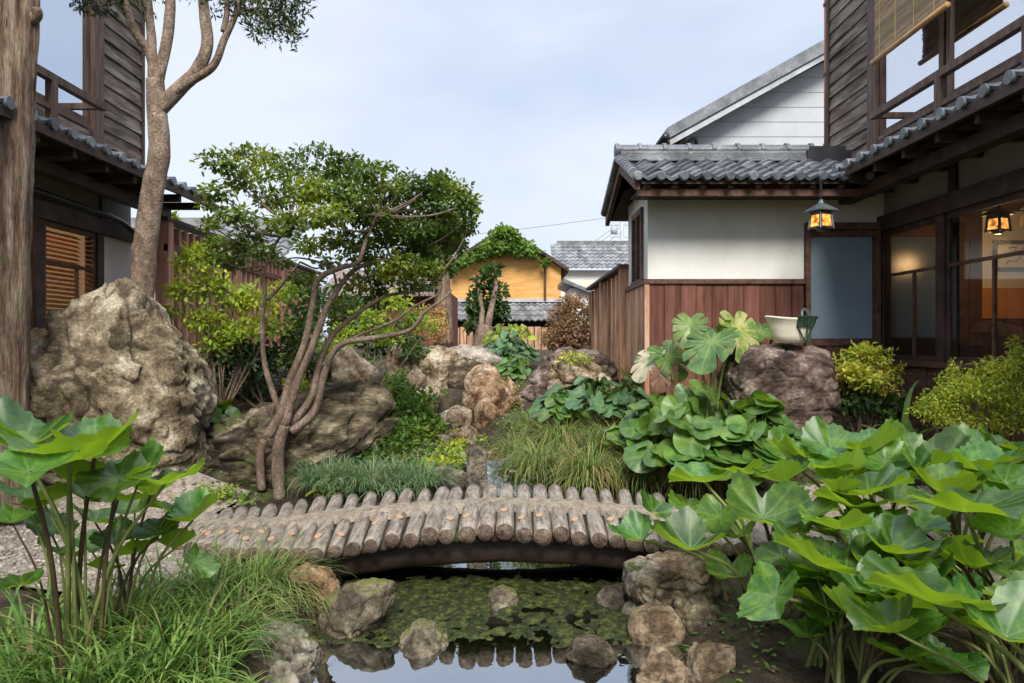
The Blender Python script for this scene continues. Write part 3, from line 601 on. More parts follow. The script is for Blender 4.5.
def house(side):
    s = side      # outward (towards garden) direction is -s*X for s=+1 on right ... use q
    q = -1 if side == 'right' else 1       # facade faces q in X
    Xf = 3.62 if side == 'right' else -4.1
    Xu = 3.60 if side == 'right' else -3.9
    Xe = 2.95 if side == 'right' else -3.3
    Yend = 7.3 if side == 'right' else 8.0
    Yu = 8.35 if side == 'right' else 7.75
    lab = {'right': 'two-storey dark timber house on the right with a bamboo blind upstairs', 'left': 'two-storey dark timber house on the left behind the tree trunks'}[side]
    h = thing('timber_house', lab, 'house', (Xf, 4, .4))
    far = Xf - q*4.2
    def bx(name, m, *boxes, parent=h):
        mb = MB()
        for b in boxes: mb.box(*b)
        return mb.build(name, M[m], parent)
    zg = .3
    # closed shell away from the garden: back, ends, floors
    bx('wall', 'plaster_grey', (far, far-q*.15, 0, Yend+1.2, zg, 5.9), (Xf-q*.16, far, -.15, 0, zg, 5.9),
       (Xf-q*.02, far, Yend+1.05 if side == 'right' else Yend-.12, Yend+1.2 if side == 'right' else Yend, zg, 3.05))
    bx('floor', 'interior_wood', (Xf-q*.17, far+q*.01, .01, Yend-.13 if side=='left' else Yend+1.04, .75, .85))
    bx('ceiling', 'wood_dark', (Xf-q*.05, far+q*.01, .01, Yend-.13 if side=='left' else Yend+1.04, 2.78, 2.88), (Xu-q*.05, far+q*.01, .01, Yu-.01, 5.6, 5.7))
    # facade plaster band, beam, sill, posts
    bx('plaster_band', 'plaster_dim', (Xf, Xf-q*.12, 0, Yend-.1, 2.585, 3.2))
    bx('beam', 'wood_dark', (Xf+q*.07, Xf-q*.1, 0, Yend, 2.43, 2.58))
    for y in ([7.22, 6.12, 5.02, 3.92, 2.8] if side == 'right' else [7.24, 6.30, 5.1, 3.9, 2.7]):
        bx('post', 'wood_dark', (Xf+q*.05, Xf-q*.08, y, y+.11, .42, 2.43))
    for y in ([6.0, 4.6, 3] if side == 'right' else [7.35, 5.9, 4.2]):
        bx('upper_post', 'wood_dark', (Xf+q*.03, Xf-q*.08, y, y+.1, 2.58, 3.1))
    bx('eave_beam', 'wood_dark', (Xf+q*.32, Xf+q*.44, 0.2, Yend-.05, 2.70, 2.80))
    if side == 'right':
        bx('sill', 'wood_brown', (Xf+q*.06, Xf-q*.08, 0, 7.22, 1.15, 1.2))
        wb = bx('wainscot', 'wood_brown', (Xf+q*.02, Xf-q*.06, 0, 7.22, .3, 1.15))
        tb = MB()
        for y in np.arange(.3, 7.2, .36): tb.box(Xf+q*.022, Xf+q*.04, y, y+.04, .3, 1.148)
        tb.build('batten', M['wood_brown'], wb)
        for (ya, yb) in ((6.24, 7.21), (5.14, 6.11), (4.04, 5.01), (2.92, 3.91)):
            fr = MB(); x0, x1 = Xf+q*.03, Xf-q*.0
            fr.box(x0, x1, ya, ya+.035, 1.2, 2.43).box(x0, x1, yb-.035, yb, 1.2, 2.43).box(x0, x1, ya+.035, yb-.035, 2.38, 2.43).box(x0, x1, ya+.035, yb-.035, 1.2, 1.245)
            wd = fr.build('window', M['wood_dark'], h)
            mu = MB(); mu.box(x0, x0-q*.022, ya+.035, yb-.035, 1.985, 2.012); ym = ya+(yb-ya)*.38
            mu.box(x0, x0-q*.022, ym, ym+.028, 1.245, 1.985); mu.build('muntin', M['wood_brown'], wd)
            g = MB(); g.box(Xf+q*.018, Xf+q*.013, ya+.03, yb-.03, 1.24, 2.385); g.build('pane', M['glass_low'], wd)
    else:
        bx('wall_panel', 'plaster', (Xf, Xf-q*.1, 7.35, Yend-.02, .42, 2.43))
        bx('wainscot', 'wood_dark', (Xf+q*.01, Xf-q*.06, 0, 7.34, .3, .95))
        for (ya, yb) in ((6.42, 7.23), (5.22, 6.29), (4.02, 5.09), (2.82, 3.89)):
            fr = MB(); x0, x1 = Xf+q*.03, Xf
            fr.box(x0, x1, ya, ya+.045, .95, 2.43).box(x0, x1, yb-.045, yb, .95, 2.43).box(x0, x1, ya+.045, yb-.045, 2.38, 2.43).box(x0, x1, ya+.045, yb-.045, .95, 1.0)
            wd = fr.build('window', M['wood_brown'], h)
            mu = MB(); mu.box(x0, x0-q*.022, ya+.045, yb-.045, 2.05, 2.08).box(x0, x0-q*.022, ya+.5, ya+.53, 1.0, 2.05); mu.build('muntin', M['wood_brown'], wd)
            g = MB(); g.box(Xf+q*.018, Xf+q*.013, ya+.04, yb-.04, .99, 2.385); g.build('pane', M['glass_low'], wd)
            bl = MB()
            for z in np.arange(1.22, 2.36, .042): bl.prism([(Xf-q*.10, ya+.03, z), (Xf-q*.135, ya+.03, z+.026), (Xf-q*.135, ya+.03, z+.03), (Xf-q*.10, ya+.03, z+.004)], (0, yb-ya-.06, 0))
            bl.build('slat_blind', M['slat'], wd)
        tb = MB(); tb.tube(spline([(Xf+q*.12, 4.0, 2.66), (Xf+q*.12, 6.2, 2.63), (Xf+q*.12, 7.4, 2.6), (Xf+q*.13, 7.75, 2.52), (Xf+q*.13, 7.95, 2.45)]), .028, 10)
        tb.build('gutter_pipe', M['black_metal'], h, True)
    # upper storey
    ysid = 7.38 if side == 'right' else 6.97
    sb = MB(); lap_siding(sb, Xu, q, ysid, Yu, 2.95, 5.9, .145); sb.box(Xu, Xu-q*.1, ysid, Yu-.001, 2.9, 5.9)
    sb.build('siding', M['siding'], h)
    bx('upper_wall', 'siding', (Xu-q*.1, far, Yu-.12, Yu, 2.9, 5.9))
    bx('corner_board', 'wood_dark', (Xu+q*.035, Xu-q*.05, Yu, Yu+.045, 2.9, 5.9))
    bx('window_post', 'wood_post', (Xu+q*.06, Xu-q*.06, ysid-.16, ysid-.001, 3.0, 5.9))
    bx('window_sill_board', 'siding', (Xu+q*.03, Xu-q*.06, 0, ysid-.162, 3.0, 3.36))
    bx('head_board', 'wood_post', (Xu+q*.03, Xu-q*.06, 0, ysid-.162, 5.3, 5.9))
    wy = [(6.15, 7.2), (5.05, 6.1), (3.95, 5.0), (2.8, 3.9)] if side == 'right' else [(5.72, 6.8), (4.65, 5.7), (3.5, 4.6), (2.4, 3.45)]
    for (ya, yb) in wy:
        fr = MB(); x0, x1 = Xu+q*.02, Xu-q*.02
        fr.box(x0, x1, ya, ya+.06, 3.365, 5.3).box(x0, x1, yb-.06, yb, 3.365, 5.3).box(x0, x1, ya+.06, yb-.06, 3.365, 3.41).box(x0, x1, ya+.06, yb-.06, 5.25, 5.3)
        wd = fr.build('upper_window', M['wood_post'], h)
        g = MB(); g.box(Xu+q*.004, Xu-q*.002, ya+.055, yb-.055, 3.405, 5.255); g.build('pane', M['glass_sky'], wd)
    # railing
    Xr = 3.35 if side == 'right' else -3.65; ye = 6.88 if side == 'right' else 6.62
    rl = MB(); rl.box(Xr-.03, Xr+.03, .5, ye, 3.43, 3.49)
    ra = rl.build('railing', M['wood_post'], h)
    pk = MB()
    for y in ([5.75, 4.75, 3.7, 2.7] if side == 'right' else [5.83, 4.7, 3.6, 2.5]): MB().box(Xr-.03, Xr+.03, y, y+.075, 3.13, 3.43).build('railing_post', M['wood_post'], ra)
    for y in (ye-.06,): pk.box(Xr, Xu, y, y+.05, 3.435, 3.485)
    pk.build('end_rail', M['wood_post'], ra)
    lw = MB(); lw.box(Xr-.02, Xr+.02, .5, ye-.25, 3.2, 3.24); lw.build('lower_rail', M['wood_post'], ra)
    # pent roof
    if side == 'right': eave_roof(h, 1, 2.95, 2.91, 3.6, 3.14, .6, 7.05)
    else: eave_roof(h, -1, -3.3, 2.91, -3.9, 3.13, .6, 8.35)
    # dark room boxes behind upper panes (curtained)
    bx('curtain', 'plaster_grey', (Xu-q*.35, Xu-q*.37, .2, ysid-.2, 3.1, 5.5))
    if side == 'right':
        bx('room_partition', 'plaster', (5.06, 7.75, 8.02, 8.1, 1.95, 2.78))
        bx('room_panel', 'orange_panel', (5.06, 7.75, 8.0, 8.1, 1.62, 1.95))
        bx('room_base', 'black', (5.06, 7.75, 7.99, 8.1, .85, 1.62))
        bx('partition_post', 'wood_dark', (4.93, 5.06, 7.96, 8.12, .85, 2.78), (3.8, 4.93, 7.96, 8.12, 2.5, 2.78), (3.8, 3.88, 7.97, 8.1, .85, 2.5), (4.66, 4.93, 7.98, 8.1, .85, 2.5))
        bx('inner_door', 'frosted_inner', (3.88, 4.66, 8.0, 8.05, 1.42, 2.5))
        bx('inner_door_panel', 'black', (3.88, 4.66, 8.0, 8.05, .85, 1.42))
    return h
HR = house('right'); HL = house('left')

# annex wing (white wall, red boards, tiled gable roof)
an = thing('annex_wing', 'low white-plastered wing with red-brown board skirt and grey tiled roof', 'house', (2.4, 7.9, .4))
def bx(name, m, *boxes, parent=None):
    mb = MB()
    for b in boxes: mb.box(*b)
    return mb.build(name, M[m], parent)
bx('wall', 'plaster', (1.32, 2.84, 7.2, 7.3, 1.975, 2.80), (2.84, 3.62, 7.2, 7.3, 2.52, 2.95), parent=an)
bx('side_wall', 'plaster', (1.32, 1.40, 7.301, 7.42, 1.975, 2.9), (1.32, 1.40, 8.0, 8.4, 1.975, 2.9), (1.32, 1.40, 7.42, 8.0, 2.72, 2.9), (1.40, 3.6, 8.3, 8.4, .5, 2.9), parent=an)
m = MB(); x = 1.32
while x < 2.83:
    x2 = min(x+.155, 2.83); m.box(x+.004, x2-.003, 7.178+rnd.uniform(-.004,.004), 7.3, .45, 1.93); x = x2
m.box(1.32, 2.83, 7.2, 7.3, .45, 1.93)
m.build('board_skirt', M['red_boards'], an)
m = MB(); y = 7.31
while y < 8.4:
    m.box(1.296, 1.40, y, y+.15, .45, 1.93); y += .155
m.build('side_board_skirt', M['fence_warm'], an)
bx('skirt_rail', 'wood_brown', (1.28, 2.84, 7.155, 7.2, 1.93, 1.975), (1.28, 1.33, 7.2, 8.4, 1.93, 1.975), parent=an)
bx('corner_post', 'fence_warm', (1.285, 1.33, 7.165, 7.21, .45, 1.93), parent=an)
fr = bx('side_window', 'wood_brown', (1.29, 1.36, 7.42, 7.47, 1.99, 2.72), (1.29, 1.36, 7.95, 8.0, 1.99, 2.72), (1.29, 1.36, 7.47, 7.95, 2.66, 2.72), (1.29, 1.36, 7.69, 7.73, 1.99, 2.66), (1.28, 1.36, 7.42, 8.0, 1.976, 2.0), parent=an)
bx('pane', 'glass_sky', (1.33, 1.335, 7.47, 7.69, 2.0, 2.66), (1.33, 1.335, 7.73, 7.95, 2.0, 2.66), parent=fr)
# door
dr = bx('door', 'wood_brown', (2.84, 2.885, 7.14, 7.25, .5, 2.45), (3.50, 3.56, 7.14, 7.25, .5, 2.45), (2.84, 3.62, 7.12, 7.25, 2.45, 2.518), (2.885, 3.5, 7.16, 7.24, 1.33, 1.40), (2.885, 3.5, 7.16, 7.24, 2.39, 2.448), (2.885, 3.5, 7.18, 7.23, .5, 1.33), parent=an)
bx('frosted_pane', 'frosted', (2.885, 3.5, 7.19, 7.22, 1.40, 2.39), parent=dr)
bx('door_batten', 'wood_dark', (3.05, 3.08, 7.165, 7.18, .6, 1.33), (3.3, 3.33, 7.165, 7.18, .6, 1.33), parent=dr)
# annex roof
rf = MB(); zr, ze, ye, yr, yb = 3.20, 2.83, 6.62, 7.58, 8.72
rf.prism([(1.16, ye+.02, ze-.045), (1.16, yr, zr-.045), (1.16, yb, ze-.045), (1.16, yb, ze-.01), (1.16, yr, zr-.01), (1.16, ye+.02, ze-.01)], (3.0, 0, 0))
roof = rf.build('roof', M['wood_dark'], an)
ls = math.hypot(yr-ye, zr-ze); v = np.array((0, (yr-ye)/ls, (zr-ze)/ls)); up = np.array((0, -v[2], v[1]))
t = MB(); tile_slope(t, (1.12, ye-.02, ze), (1, 0, 0), v, 13, 6, .205, ls/6, up, amp=.026, lip=.035)
ls2 = math.hypot(yb-yr, zr-ze); v2 = np.array((0, -(yb-yr)/ls2, (zr-ze)/ls2)); up2 = np.array((0, v2[2], -v2[1]))
tile_slope(t, (1.12, yb, ze), (1, 0, 0), v2, 13, 6, .205, ls2/6, up2, amp=.026, lip=.035)
e = t
for c in range(12): disc(e, (1.12+c*.205, ye+.02, ze+.022), (0, -1, -.15), .044, .10)
for r_ in range(8):
    p_ = np.array((1.09, ye, ze+.05)) + v*(r_*ls/8); disc(e, p_, (0, 1, .35), .045, ls/8*.9)
    p_ = np.array((1.09, yb, ze+.05)) + v2*(r_*ls2/8); disc(e, p_, (0, -1, .3), .045, ls2/8*.9)
e.build('tiles', M['tile'], roof)
rd = MB()
rd.box(1.10, 3.05, yr-.10, yr+.10, zr+.00, zr+.045).box(1.10, 3.05, yr-.085, yr+.085, zr+.05, zr+.075).box(1.10, 3.05, yr-.075, yr+.075, zr+.08, zr+.105)
for k in range(8): rd.tube([(1.08+k*.25, yr, zr+.13), (1.08+k*.25+.21, yr, zr+.13), (1.08+k*.25+.215, yr, zr+.135), (1.08+k*.25+.245, yr, zr+.135)], [.055, .055, .066, .066], 12)
disc(rd, (1.09, yr, zr+.12), (-1, 0, 0), .078, .04, 18)
rd.build('ridge', M['tile'], roof)
bx('ridge_cap', 'black_metal', (2.98, 3.42, yr-.13, yr+.13, zr-.02, zr+.10), (3.02, 3.38, yr-.09, yr+.09, zr+.102, zr+.15), parent=roof)
g = MB()
for xx in np.arange(1.2, 3.4, .25): g.box(xx, xx+.05, ye+.06, 7.2, ze-.075, ze-.046)
g.box(1.14, 3.3, 6.70, 6.76, ze-.14, ze-.078)
for sx in (0,):
    g.prism([(1.10, ye, ze-.10), (1.10, yr, zr-.10), (1.10, yr, zr+.0), (1.10, ye, ze+.0)], (.045, 0, 0)).prism([(1.10, yb, ze-.10), (1.10, yr, zr-.10), (1.10, yr, zr), (1.10, yb, ze)], (.045, 0, 0))
g.build('bargeboard', M['wood_brown'], roof)
bx('gable_wall', 'wood_dark', (1.33, 1.39, 7.22, 8.38, 2.9, 3.0), parent=an)
bx('ceiling_board', 'wood_dark', (1.15, 3.4, 6.78, 7.19, 2.745, 2.75), parent=an)

# pipes on the house corner
m = MB(); m.tube([(W(827, 8.45), 8.45, 3.1), (W(827, 8.45), 8.45, 5.9)], .032, 12); pp = m.build('drain_pipe', M['copper'], None, True); tag(pp, 'copper-brown drain pipe running up the corner of the right house', 'pipe')
m = MB()
for z in (3.6, 4.4, 5.2): m.tube([(W(827, 8.45), 8.45, z), (W(827, 8.45), 8.45, z+.03)], .042, 12)
m.build('bracket', M['wood_brown'], pp)
m = MB(); m.tube([(W(834, 8.42), 8.44, 3.1), (W(834, 8.42), 8.44, 5.9)], .022, 10); tag(m.build('drain_pipe', M['white_pipe'], None, True), 'thin pale grey pipe beside the copper-brown drain pipe', 'pipe')

# bamboo blind
m = MB(); Xb = 3.37; z = 3.99
bl = thing('bamboo_blind', 'rolled-down tan bamboo blind hanging outside the upstairs window on the right', 'blind', (Xb, 6.3, 3.99))
while z < 5.6:
    m.box(Xb, Xb+.008, 5.75, 6.88+rnd.uniform(-.01,.01), z, z+.0125); z += .016
m.build('reed_panel', M['bamboo'], bl)
m = MB()
for yy in (5.9, 6.2, 6.5, 6.78): m.box(Xb-.004, Xb-.001, yy, yy+.012, 4.0, 5.6)
m.build('cord', M['bamboo_pole'], bl)
MB().tube([(Xb, 5.72, 3.975), (Xb, 6.93, 3.975)], .024, 12, .04).build('pole', M['bamboo_pole'], bl, True)

# lanterns
def lantern(c, s, label, L_=.16):
    t = thing('lantern', label, 'lantern', c, 'hanging lanterns of the right house')
    c = np.array(c, float)
    def ring(r, z, n=4, ph=PI/4+.35): return [c+np.array((r*math.cos(ph+2*PI*k/n), r*math.sin(ph+2*PI*k/n), z)) for k in range(n)]
    def frus(mb, r0, z0, r1, z1, n=4):
        A, B = ring(r0, z0, n), ring(r1, z1, n)
        mb.addm(A+B+[np.mean(A, 0), np.mean(B, 0)], [(2*n, (k+1) % n, k) for k in range(n)]+[(2*n+1, n+k, n+(k+1) % n) for k in range(n)], [(k, (k+1) % n, n+(k+1) % n, n+k) for k in range(n)])
    m = MB(); frus(m, .135*s, .0, .035*s, .055*s); frus(m, .14*s, -.012*s, .135*s, 0); frus(m, .03*s, .055*s, .012*s, .09*s, 8); m.build('roof', M['metal'], t)
    m = MB(); frus(m, .085*s, -.15*s, .072*s, -.013*s); m.build('glass_panel', M['lamp_glow'], t)
    m = MB()
    A, B = ring(.102*s, -.165*s), ring(.082*s, -.012*s)
    for k in range(4): m.tube([A[k], B[k]], .008*s, 6)
    for (rr_, zz) in ((.101, -.152), (.085, -.03)):
        Q = ring(rr_*s, zz*s)
        for k in range(4): m.tube([Q[k], Q[(k+1) % 4]], .008*s, 6)
    for k in range(4):   # pierced metal plate: mullion cross in each face
        a0, a1 = (A[k]+A[(k+1) % 4])/2, (B[k]+B[(k+1) % 4])/2
        for (p0, p1) in ((A[k], B[k]), (A[(k+1) % 4], B[(k+1) % 4])):
            m.add([p0, p0*.72+a0*.28, p1*.72+a1*.28, p1], [(0, 1, 2, 3)])
        m.add([B[k], B[(k+1) % 4], B[(k+1) % 4]*.78+A[(k+1) % 4]*.22, B[k]*.78+A[k]*.22], [(0, 1, 2, 3)])
    m.build('frame', M['metal'], t)
    m = MB(); frus(m, .03*s, -.185*s, .06*s, -.155*s, 6); m.build('bottom_knob', M['metal'], t)
    m = MB(); z = .09*s
    while z < .09*s+L_:
        q = [c+np.array((.010*math.cos(a), 0, z+.014+.014*math.sin(a))) for a in np.linspace(0, 2*PI, 9)]; m.tube(q, .0028, 5, cap=False); z += .024
    m.build('chain', M['black_metal'], t)
    return t
lantern(P(821, 210, 6.45), 1.0, 'grey metal lantern glowing orange, hanging on a chain in front of the white wall')
lantern(P(998, 214, 6.8), 1.0, 'dark lantern glowing orange inside the room behind the glass on the right', .1)
pl = bpy.data.lights.new('lantern_light', 'POINT'); pl.energy = 12; pl.color = (1, .55, .22); pl.shadow_soft_size = .08
po = bpy.data.objects.new('lantern_light', pl); COL.objects.link(po); po.location = tuple(P(998, 214, 6.8) + np.array([.25, .35, -.25]))
pl = bpy.data.lights.new('room_light', 'POINT'); pl.energy = 70; pl.color = (1, .55, .22); pl.shadow_soft_size = .1
po = bpy.data.objects.new('room_light', pl); COL.objects.link(po); po.location = (-5.2, 6.3, 2.35)
t = thing('ceiling_lamp', 'warm ceiling lamp glowing behind the slatted blinds of the left house', 'lamp', (-5.2, 6.3, 2.4))
MB().tube([(-5.2, 6.3, 2.42), (-5.2, 6.3, 2.5), (-5.2, 6.3, 2.56)], [.12, .11, .05], 16).build('lamp_shade', M['lamp_glow'], t, True)
MB().tube([(-5.2, 6.3, 2.56), (-5.2, 6.3, 2.78)], .006, 6).build('cord', M['black_metal'], t)
# framed picture and wooden box inside right room
t = thing('framed_picture', 'framed ink drawing hanging on the white wall inside the right house', 'picture', (5.45, 8.0, 2.1))
bx('picture_frame', 'metal', (5.20, 5.24, 7.98, 8.015, 2.13, 2.46), (5.70, 5.74, 7.98, 8.015, 2.13, 2.46), (5.24, 5.70, 7.98, 8.015, 2.13, 2.17), (5.24, 5.70, 7.98, 8.015, 2.42, 2.46), parent=t)
bx('paper', 'paper', (5.24, 5.70, 7.995, 8.01, 2.17, 2.42), parent=t)
m = MB()
for pts in ([(5.36,2.38),(5.45,2.39),(5.42,2.33),(5.33,2.32)], [(5.42,2.33),(5.50,2.30),(5.46,2.24),(5.36,2.24),(5.34,2.20)], [(5.52,2.38),(5.58,2.35),(5.52,2.30),(5.60,2.27),(5.55,2.22)]):
    m.tube([(x, 7.993, z) for x, z in pts], .006, 6)
m.build('ink_drawing', M['ink'], t)
t = thing('wooden_box', 'tilted open brown wooden box behind the right glass doors', 'box', (4.6, 6.9, 1.4))
m = MB(); c = P(1000, 332, 6.9)
m.obox(c, (.17, .0, -.05), (0, .12, 0), (.015, 0, .05)).obox(c+np.array((.02, 0, .06)), (.13, 0, -.035), (0, .09, 0), (.004, 0, .012)); m.build('box_body', M['bamboo_pole'], t)
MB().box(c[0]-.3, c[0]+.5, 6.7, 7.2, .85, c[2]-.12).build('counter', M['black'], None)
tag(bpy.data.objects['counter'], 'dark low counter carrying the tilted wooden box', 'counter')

# fences
def fence(X, y0, y1, ztop, label, mt, bw=.10, gap=.06, group=None, cap=True, dx=0):
    t = thing('board_fence', label, 'fence', (X, y0, .5), group)
    n = int((y1-y0)/(bw+gap)); m = MB()
    for i in range(n):
        y = y0+.12+i*(bw+gap); xx = X+dx*(y-y0)
        th_ = .045 if gap > .05 else (.012 if i % 3 else .04)
        m.box(xx-th_, xx+th_, y, y+bw*rnd.uniform(.93, 1.03), hz(X, y)-.1, ztop-.05)
    m.build('board', M[mt], t)
    p = MB(); yy = y0
    while yy < y1: 
        xx = X+dx*(yy-y0); q = MB(); q.box(xx-.07, xx+.07, yy, yy+.12, hz(X, yy)-.2, ztop-.01); q.build('post', M[mt], t); yy += 1.9
    p = MB()
    for z in (ztop-.32, .9 if ztop > 2.3 else 1.3): p.prism([(X+.02, y0, z), (X+.06, y0, z), (X+.06, y0, z+.07), (X+.02, y0, z+.07)], (dx*(y1-y0), y1-y0, 0))
    p.build('rail', M['red_boards'], t)
    c = MB(); c.prism([(X-.09, y0-.05, ztop-.01), (X+.09, y0-.05, ztop-.01), (X+.09, y0-.05, ztop+.025), (X-.09, y0-.05, ztop+.025)], (dx*(y1-y0), y1-y0+.1, 0))
    c.build('cap_rail', M['wood_dark'], t)
    return t
fence(-3.62, 7.65, 13.8, 2.63, 'red-brown open board fence with a dark cap rail beyond the huge boulder', 'fence_red', .055, .125)
fence(1.30, 8.42, 12.1, 2.22, 'tall warm brown board fence with gate joining the white wing', 'fence_warm', .11, .02, dx=.0)
# small black spotlight on the right fence
m = MB(); c = P(597, 296, 11.6); m.tube([c, c+np.array((-.02, -.12, .02))], [.035, .05], 12); tag(m.build('spotlight', M['black_metal'], None, True), 'small black spotlight on the far end of the warm brown fence', 'lamp')
# pale globe lamp behind left fence
t = thing('globe_lamp', 'pale round garden lamp showing over the red-brown open board fence', 'lamp', P(223, 262, 8.6))
D, Fc = ico(3); V = D*np.array([.125, .125, .10])+P(223, 254, 8.6); mesh('globe', V, Fc, M['globe'], t, True)
MB().tube([P(223, 262, 8.6), (W(223, 8.6), 8.6, .6)], .02, 8).build('pole', M['black_metal'], t)

# far buildings
def gable_house(name, label, px0, px1, py_eave, py_apex, Y, depth, mt_wall, mt_roof, pyb=345, apx=None, over=.3):
    x0, x1 = W(px0, Y), W(px1, Y); ze_, za = Zp(py_eave, Y), Zp(py_apex, Y); xa = W(apx, Y) if apx else (x0+x1)/2
    t = thing(name, label, 'house', ((x0+x1)/2, Y, 1.0))
    m = MB(); m.prism([(x0, Y, .9), (x1, Y, .9), (x1, Y, ze_), (xa, Y, za), (x0, Y, ze_)], (0, depth, 0)); m.build('wall', M[mt_wall], t)
    for (xa0, xe_, sg) in ((xa, x0, -1), (xa, x1, 1)):
        sl_ = (za-ze_)/abs(xa-xe_); ex = xe_+sg*over; ez = ze_-over*sl_
        m = MB(); m.prism([(xa, Y-.35, za+.02), (ex, Y-.35, ez+.02), (ex, Y-.35, ez+.16), (xa, Y-.35, za+.2)], (0, depth+.7, 0)); m.build('roof', M[mt_roof], t)
    return t
t = gable_house('ochre_house', 'ochre yellow gabled house with an ivy-covered roof peak at the end of the garden', 447, 561, 268, 232, 30, 8, 'orange_wall', 'wood_dark', apx=505)
m = MB(); Y = 30; m.box(W(447, Y), W(575, Y), Y-.02, Y-.12, Zp(302, Y), Zp(299, Y)); m.build('flashing', M['white_pipe'], t)
m = MB(); tile_slope(m, (W(440, 28.9), 28.9, Zp(321, 28.9)), (1, 0, 0), (0, .72, .5), 23, 4, .24, .42, (0, -.5, .8), amp=.035, lip=.06); m.build('lower_roof', M['tile_light'], t)
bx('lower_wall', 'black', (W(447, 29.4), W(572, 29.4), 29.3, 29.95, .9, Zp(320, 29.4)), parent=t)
m = MB(); Y = 24
for k in range(22): m.box(W(440, Y)+k*.22, W(440, Y)+k*.22+.19, Y, Y+.03, .9, Zp(327, Y)+rnd.uniform(-.02, .02))
o = m.build('board_fence', M['fence_warm'], None); tag(o, 'low weathered plank fence below the ochre house', 'fence')
MB().tube([(W(545, 29.9), 29.85, Zp(300, 30)), (W(545, 29.9), 29.85, Zp(262, 30))], .05, 8).build('drain_pipe', M['wood_brown'], t)
# far grey-roofed house
t = thing('tiled_house', 'distant cream house with a pale grey tiled roof right of the ochre house', 'house', (W(592, 40), 40, 1))
Y = 40
bx('wall', 'plaster', (W(560, Y), W(640, Y), Y+1.2, Y+7, .9, Zp(268, Y)), parent=t)
bx('lower_wall', 'cream', (W(567, Y), W(640, Y), Y+1.1, Y+1.19, 3.0, Zp(280, Y)), parent=t)
m = MB(); tile_slope(m, (W(553, Y), Y+.6, Zp(267, Y)), (1, 0, 0), (0, .83, .55), 18, 7, .29, .42, (0, -.5, .8), amp=.04, lip=.06); m.box(W(557,Y+3), W(640,Y+3), Y+2.9, Y+3.2, Zp(246, Y+3), Zp(241, Y+3)); m.build('roof', M['tile_light'], t)
# small shed with white flank in front
t = thing('garden_shed', 'small white-walled shed with grey roof edge between ochre house and brown fence', 'shed', (W(585, 26), 26, 1))
bx('wall', 'plaster', (W(571, 26), W(600, 26), 26, 29, .9, Zp(288, 26)), parent=t)
m = MB(); m.prism([(W(563, 26), 25.7, Zp(283, 26)), (W(606, 26), 25.7, Zp(300, 26)), (W(606, 26), 25.7, Zp(297, 26)), (W(563, 26), 25.7, Zp(279, 26))], (0, 3.5, 0)); m.build('roof', M['tile'], t)
# far white gable right
t = thing('white_gable_house', 'tall white-sided house with a slanting grey roof behind the low wing', 'house', (4.5, 14, 1.2)); Y = 14
A = (W(686, Y), Zp(131, Y)); B = (W(850, Y), Zp(43, Y))
m = MB(); m.prism([(A[0], Y, 1), (9, Y, 1), (9, Y, 8.2), (B[0], Y, B[1]-.1), (A[0], Y, A[1]-.05)], (0, 6, 0)); wl = m.build('wall', M['board_white'], t)
m = MB()
for z in np.arange(3, 7.9, .28): m.box(max(A[0], A[0]+(z-A[1]+.1)*(B[0]-A[0])/(B[1]-A[1])), 8.9, Y-.006, Y, z, z+.012)
m.build('siding_line', M['plaster_grey'], wl)
m = MB(); e0 = (W(662, Y), Zp(146, Y)); dz_ = .26
m.prism([(e0[0], Y-.5, e0[1]), (B[0], Y-.5, B[1]), (9, Y-.5, 8.3), (9, Y-.5, 8.3+dz_), (B[0], Y-.5, B[1]+dz_), (e0[0], Y-.5, e0[1]+dz_*.8)], (0, 7, 0)); m.build('roof', M['tile'], t)
m = MB(); m.prism([(e0[0]+.05, Y-.46, e0[1]-.11), (B[0], Y-.46, B[1]-.11), (B[0], Y-.46, B[1]-.005), (e0[0]+.05, Y-.46, e0[1]-.005)], (0, .05, 0)); m.build('bargeboard', M['white_pipe'], t)
m = MB(); m.tube([(e0[0]-.05, Y-.6, e0[1]+.02), (e0[0]-.05, Y+5, e0[1]+.02)], .07, 10); m.tube(spline([(e0[0], Y-.45, e0[1]), (e0[0]+.15, Y-.4, e0[1]-.25), (W(694, Y), Y-.1, Zp(141, Y)), (W(694, Y), Y-.08, Zp(175, Y))]), .035, 8); m.build('gutter', M['black_metal'], t, True)
m = MB(); m.box(W(700, Y), W(705, Y), Y-.15, Y, Zp(124, Y), Zp(119, Y)); m.build('wall_lamp', M['plaster'], t)
# shed at far left behind the tree and tiled roof beyond left fence
t = thing('brick_shed', 'old brick outbuilding with a faded grey-brown roof behind the trees', 'shed', (W(410, 20), 20, 1)); Y = 20
bx('wall', 'red_boards', (W(330, Y), W(447, Y), Y, Y+4, .9, Zp(290, Y)), parent=t)
m = MB(); m.prism([(W(322, Y), Y-.5, Zp(296, Y-.5)), (W(322, Y), Y+2, Zp(272, Y+2)), (W(322, Y), Y+2, Zp(270, Y+2)), (W(322, Y), Y-.5, Zp(293.5, Y-.5))], (W(444, Y)-W(322, Y), 0, 0)); m.build('roof', M['siding'], t)
t = thing('tiled_house', 'long pale tiled roof of a house beyond the red-brown open board fence', 'house', (-6.5, 14, 1)); 
bx('wall', 'plaster', (-10, -4.6, 14.2, 18, .9, 2.7), parent=t)
m = MB(); tile_slope(m, (-10.2, 13.8, 2.75), (1, 0, 0), (0, .88, .47), 24, 7, .245, .33, (0, -.47, .88), amp=.03, lip=.05)
m.box(-10.2, -4.4, 15.7, 15.95, 3.78, 4.0); m.build('roof', M['tile_light'], t)
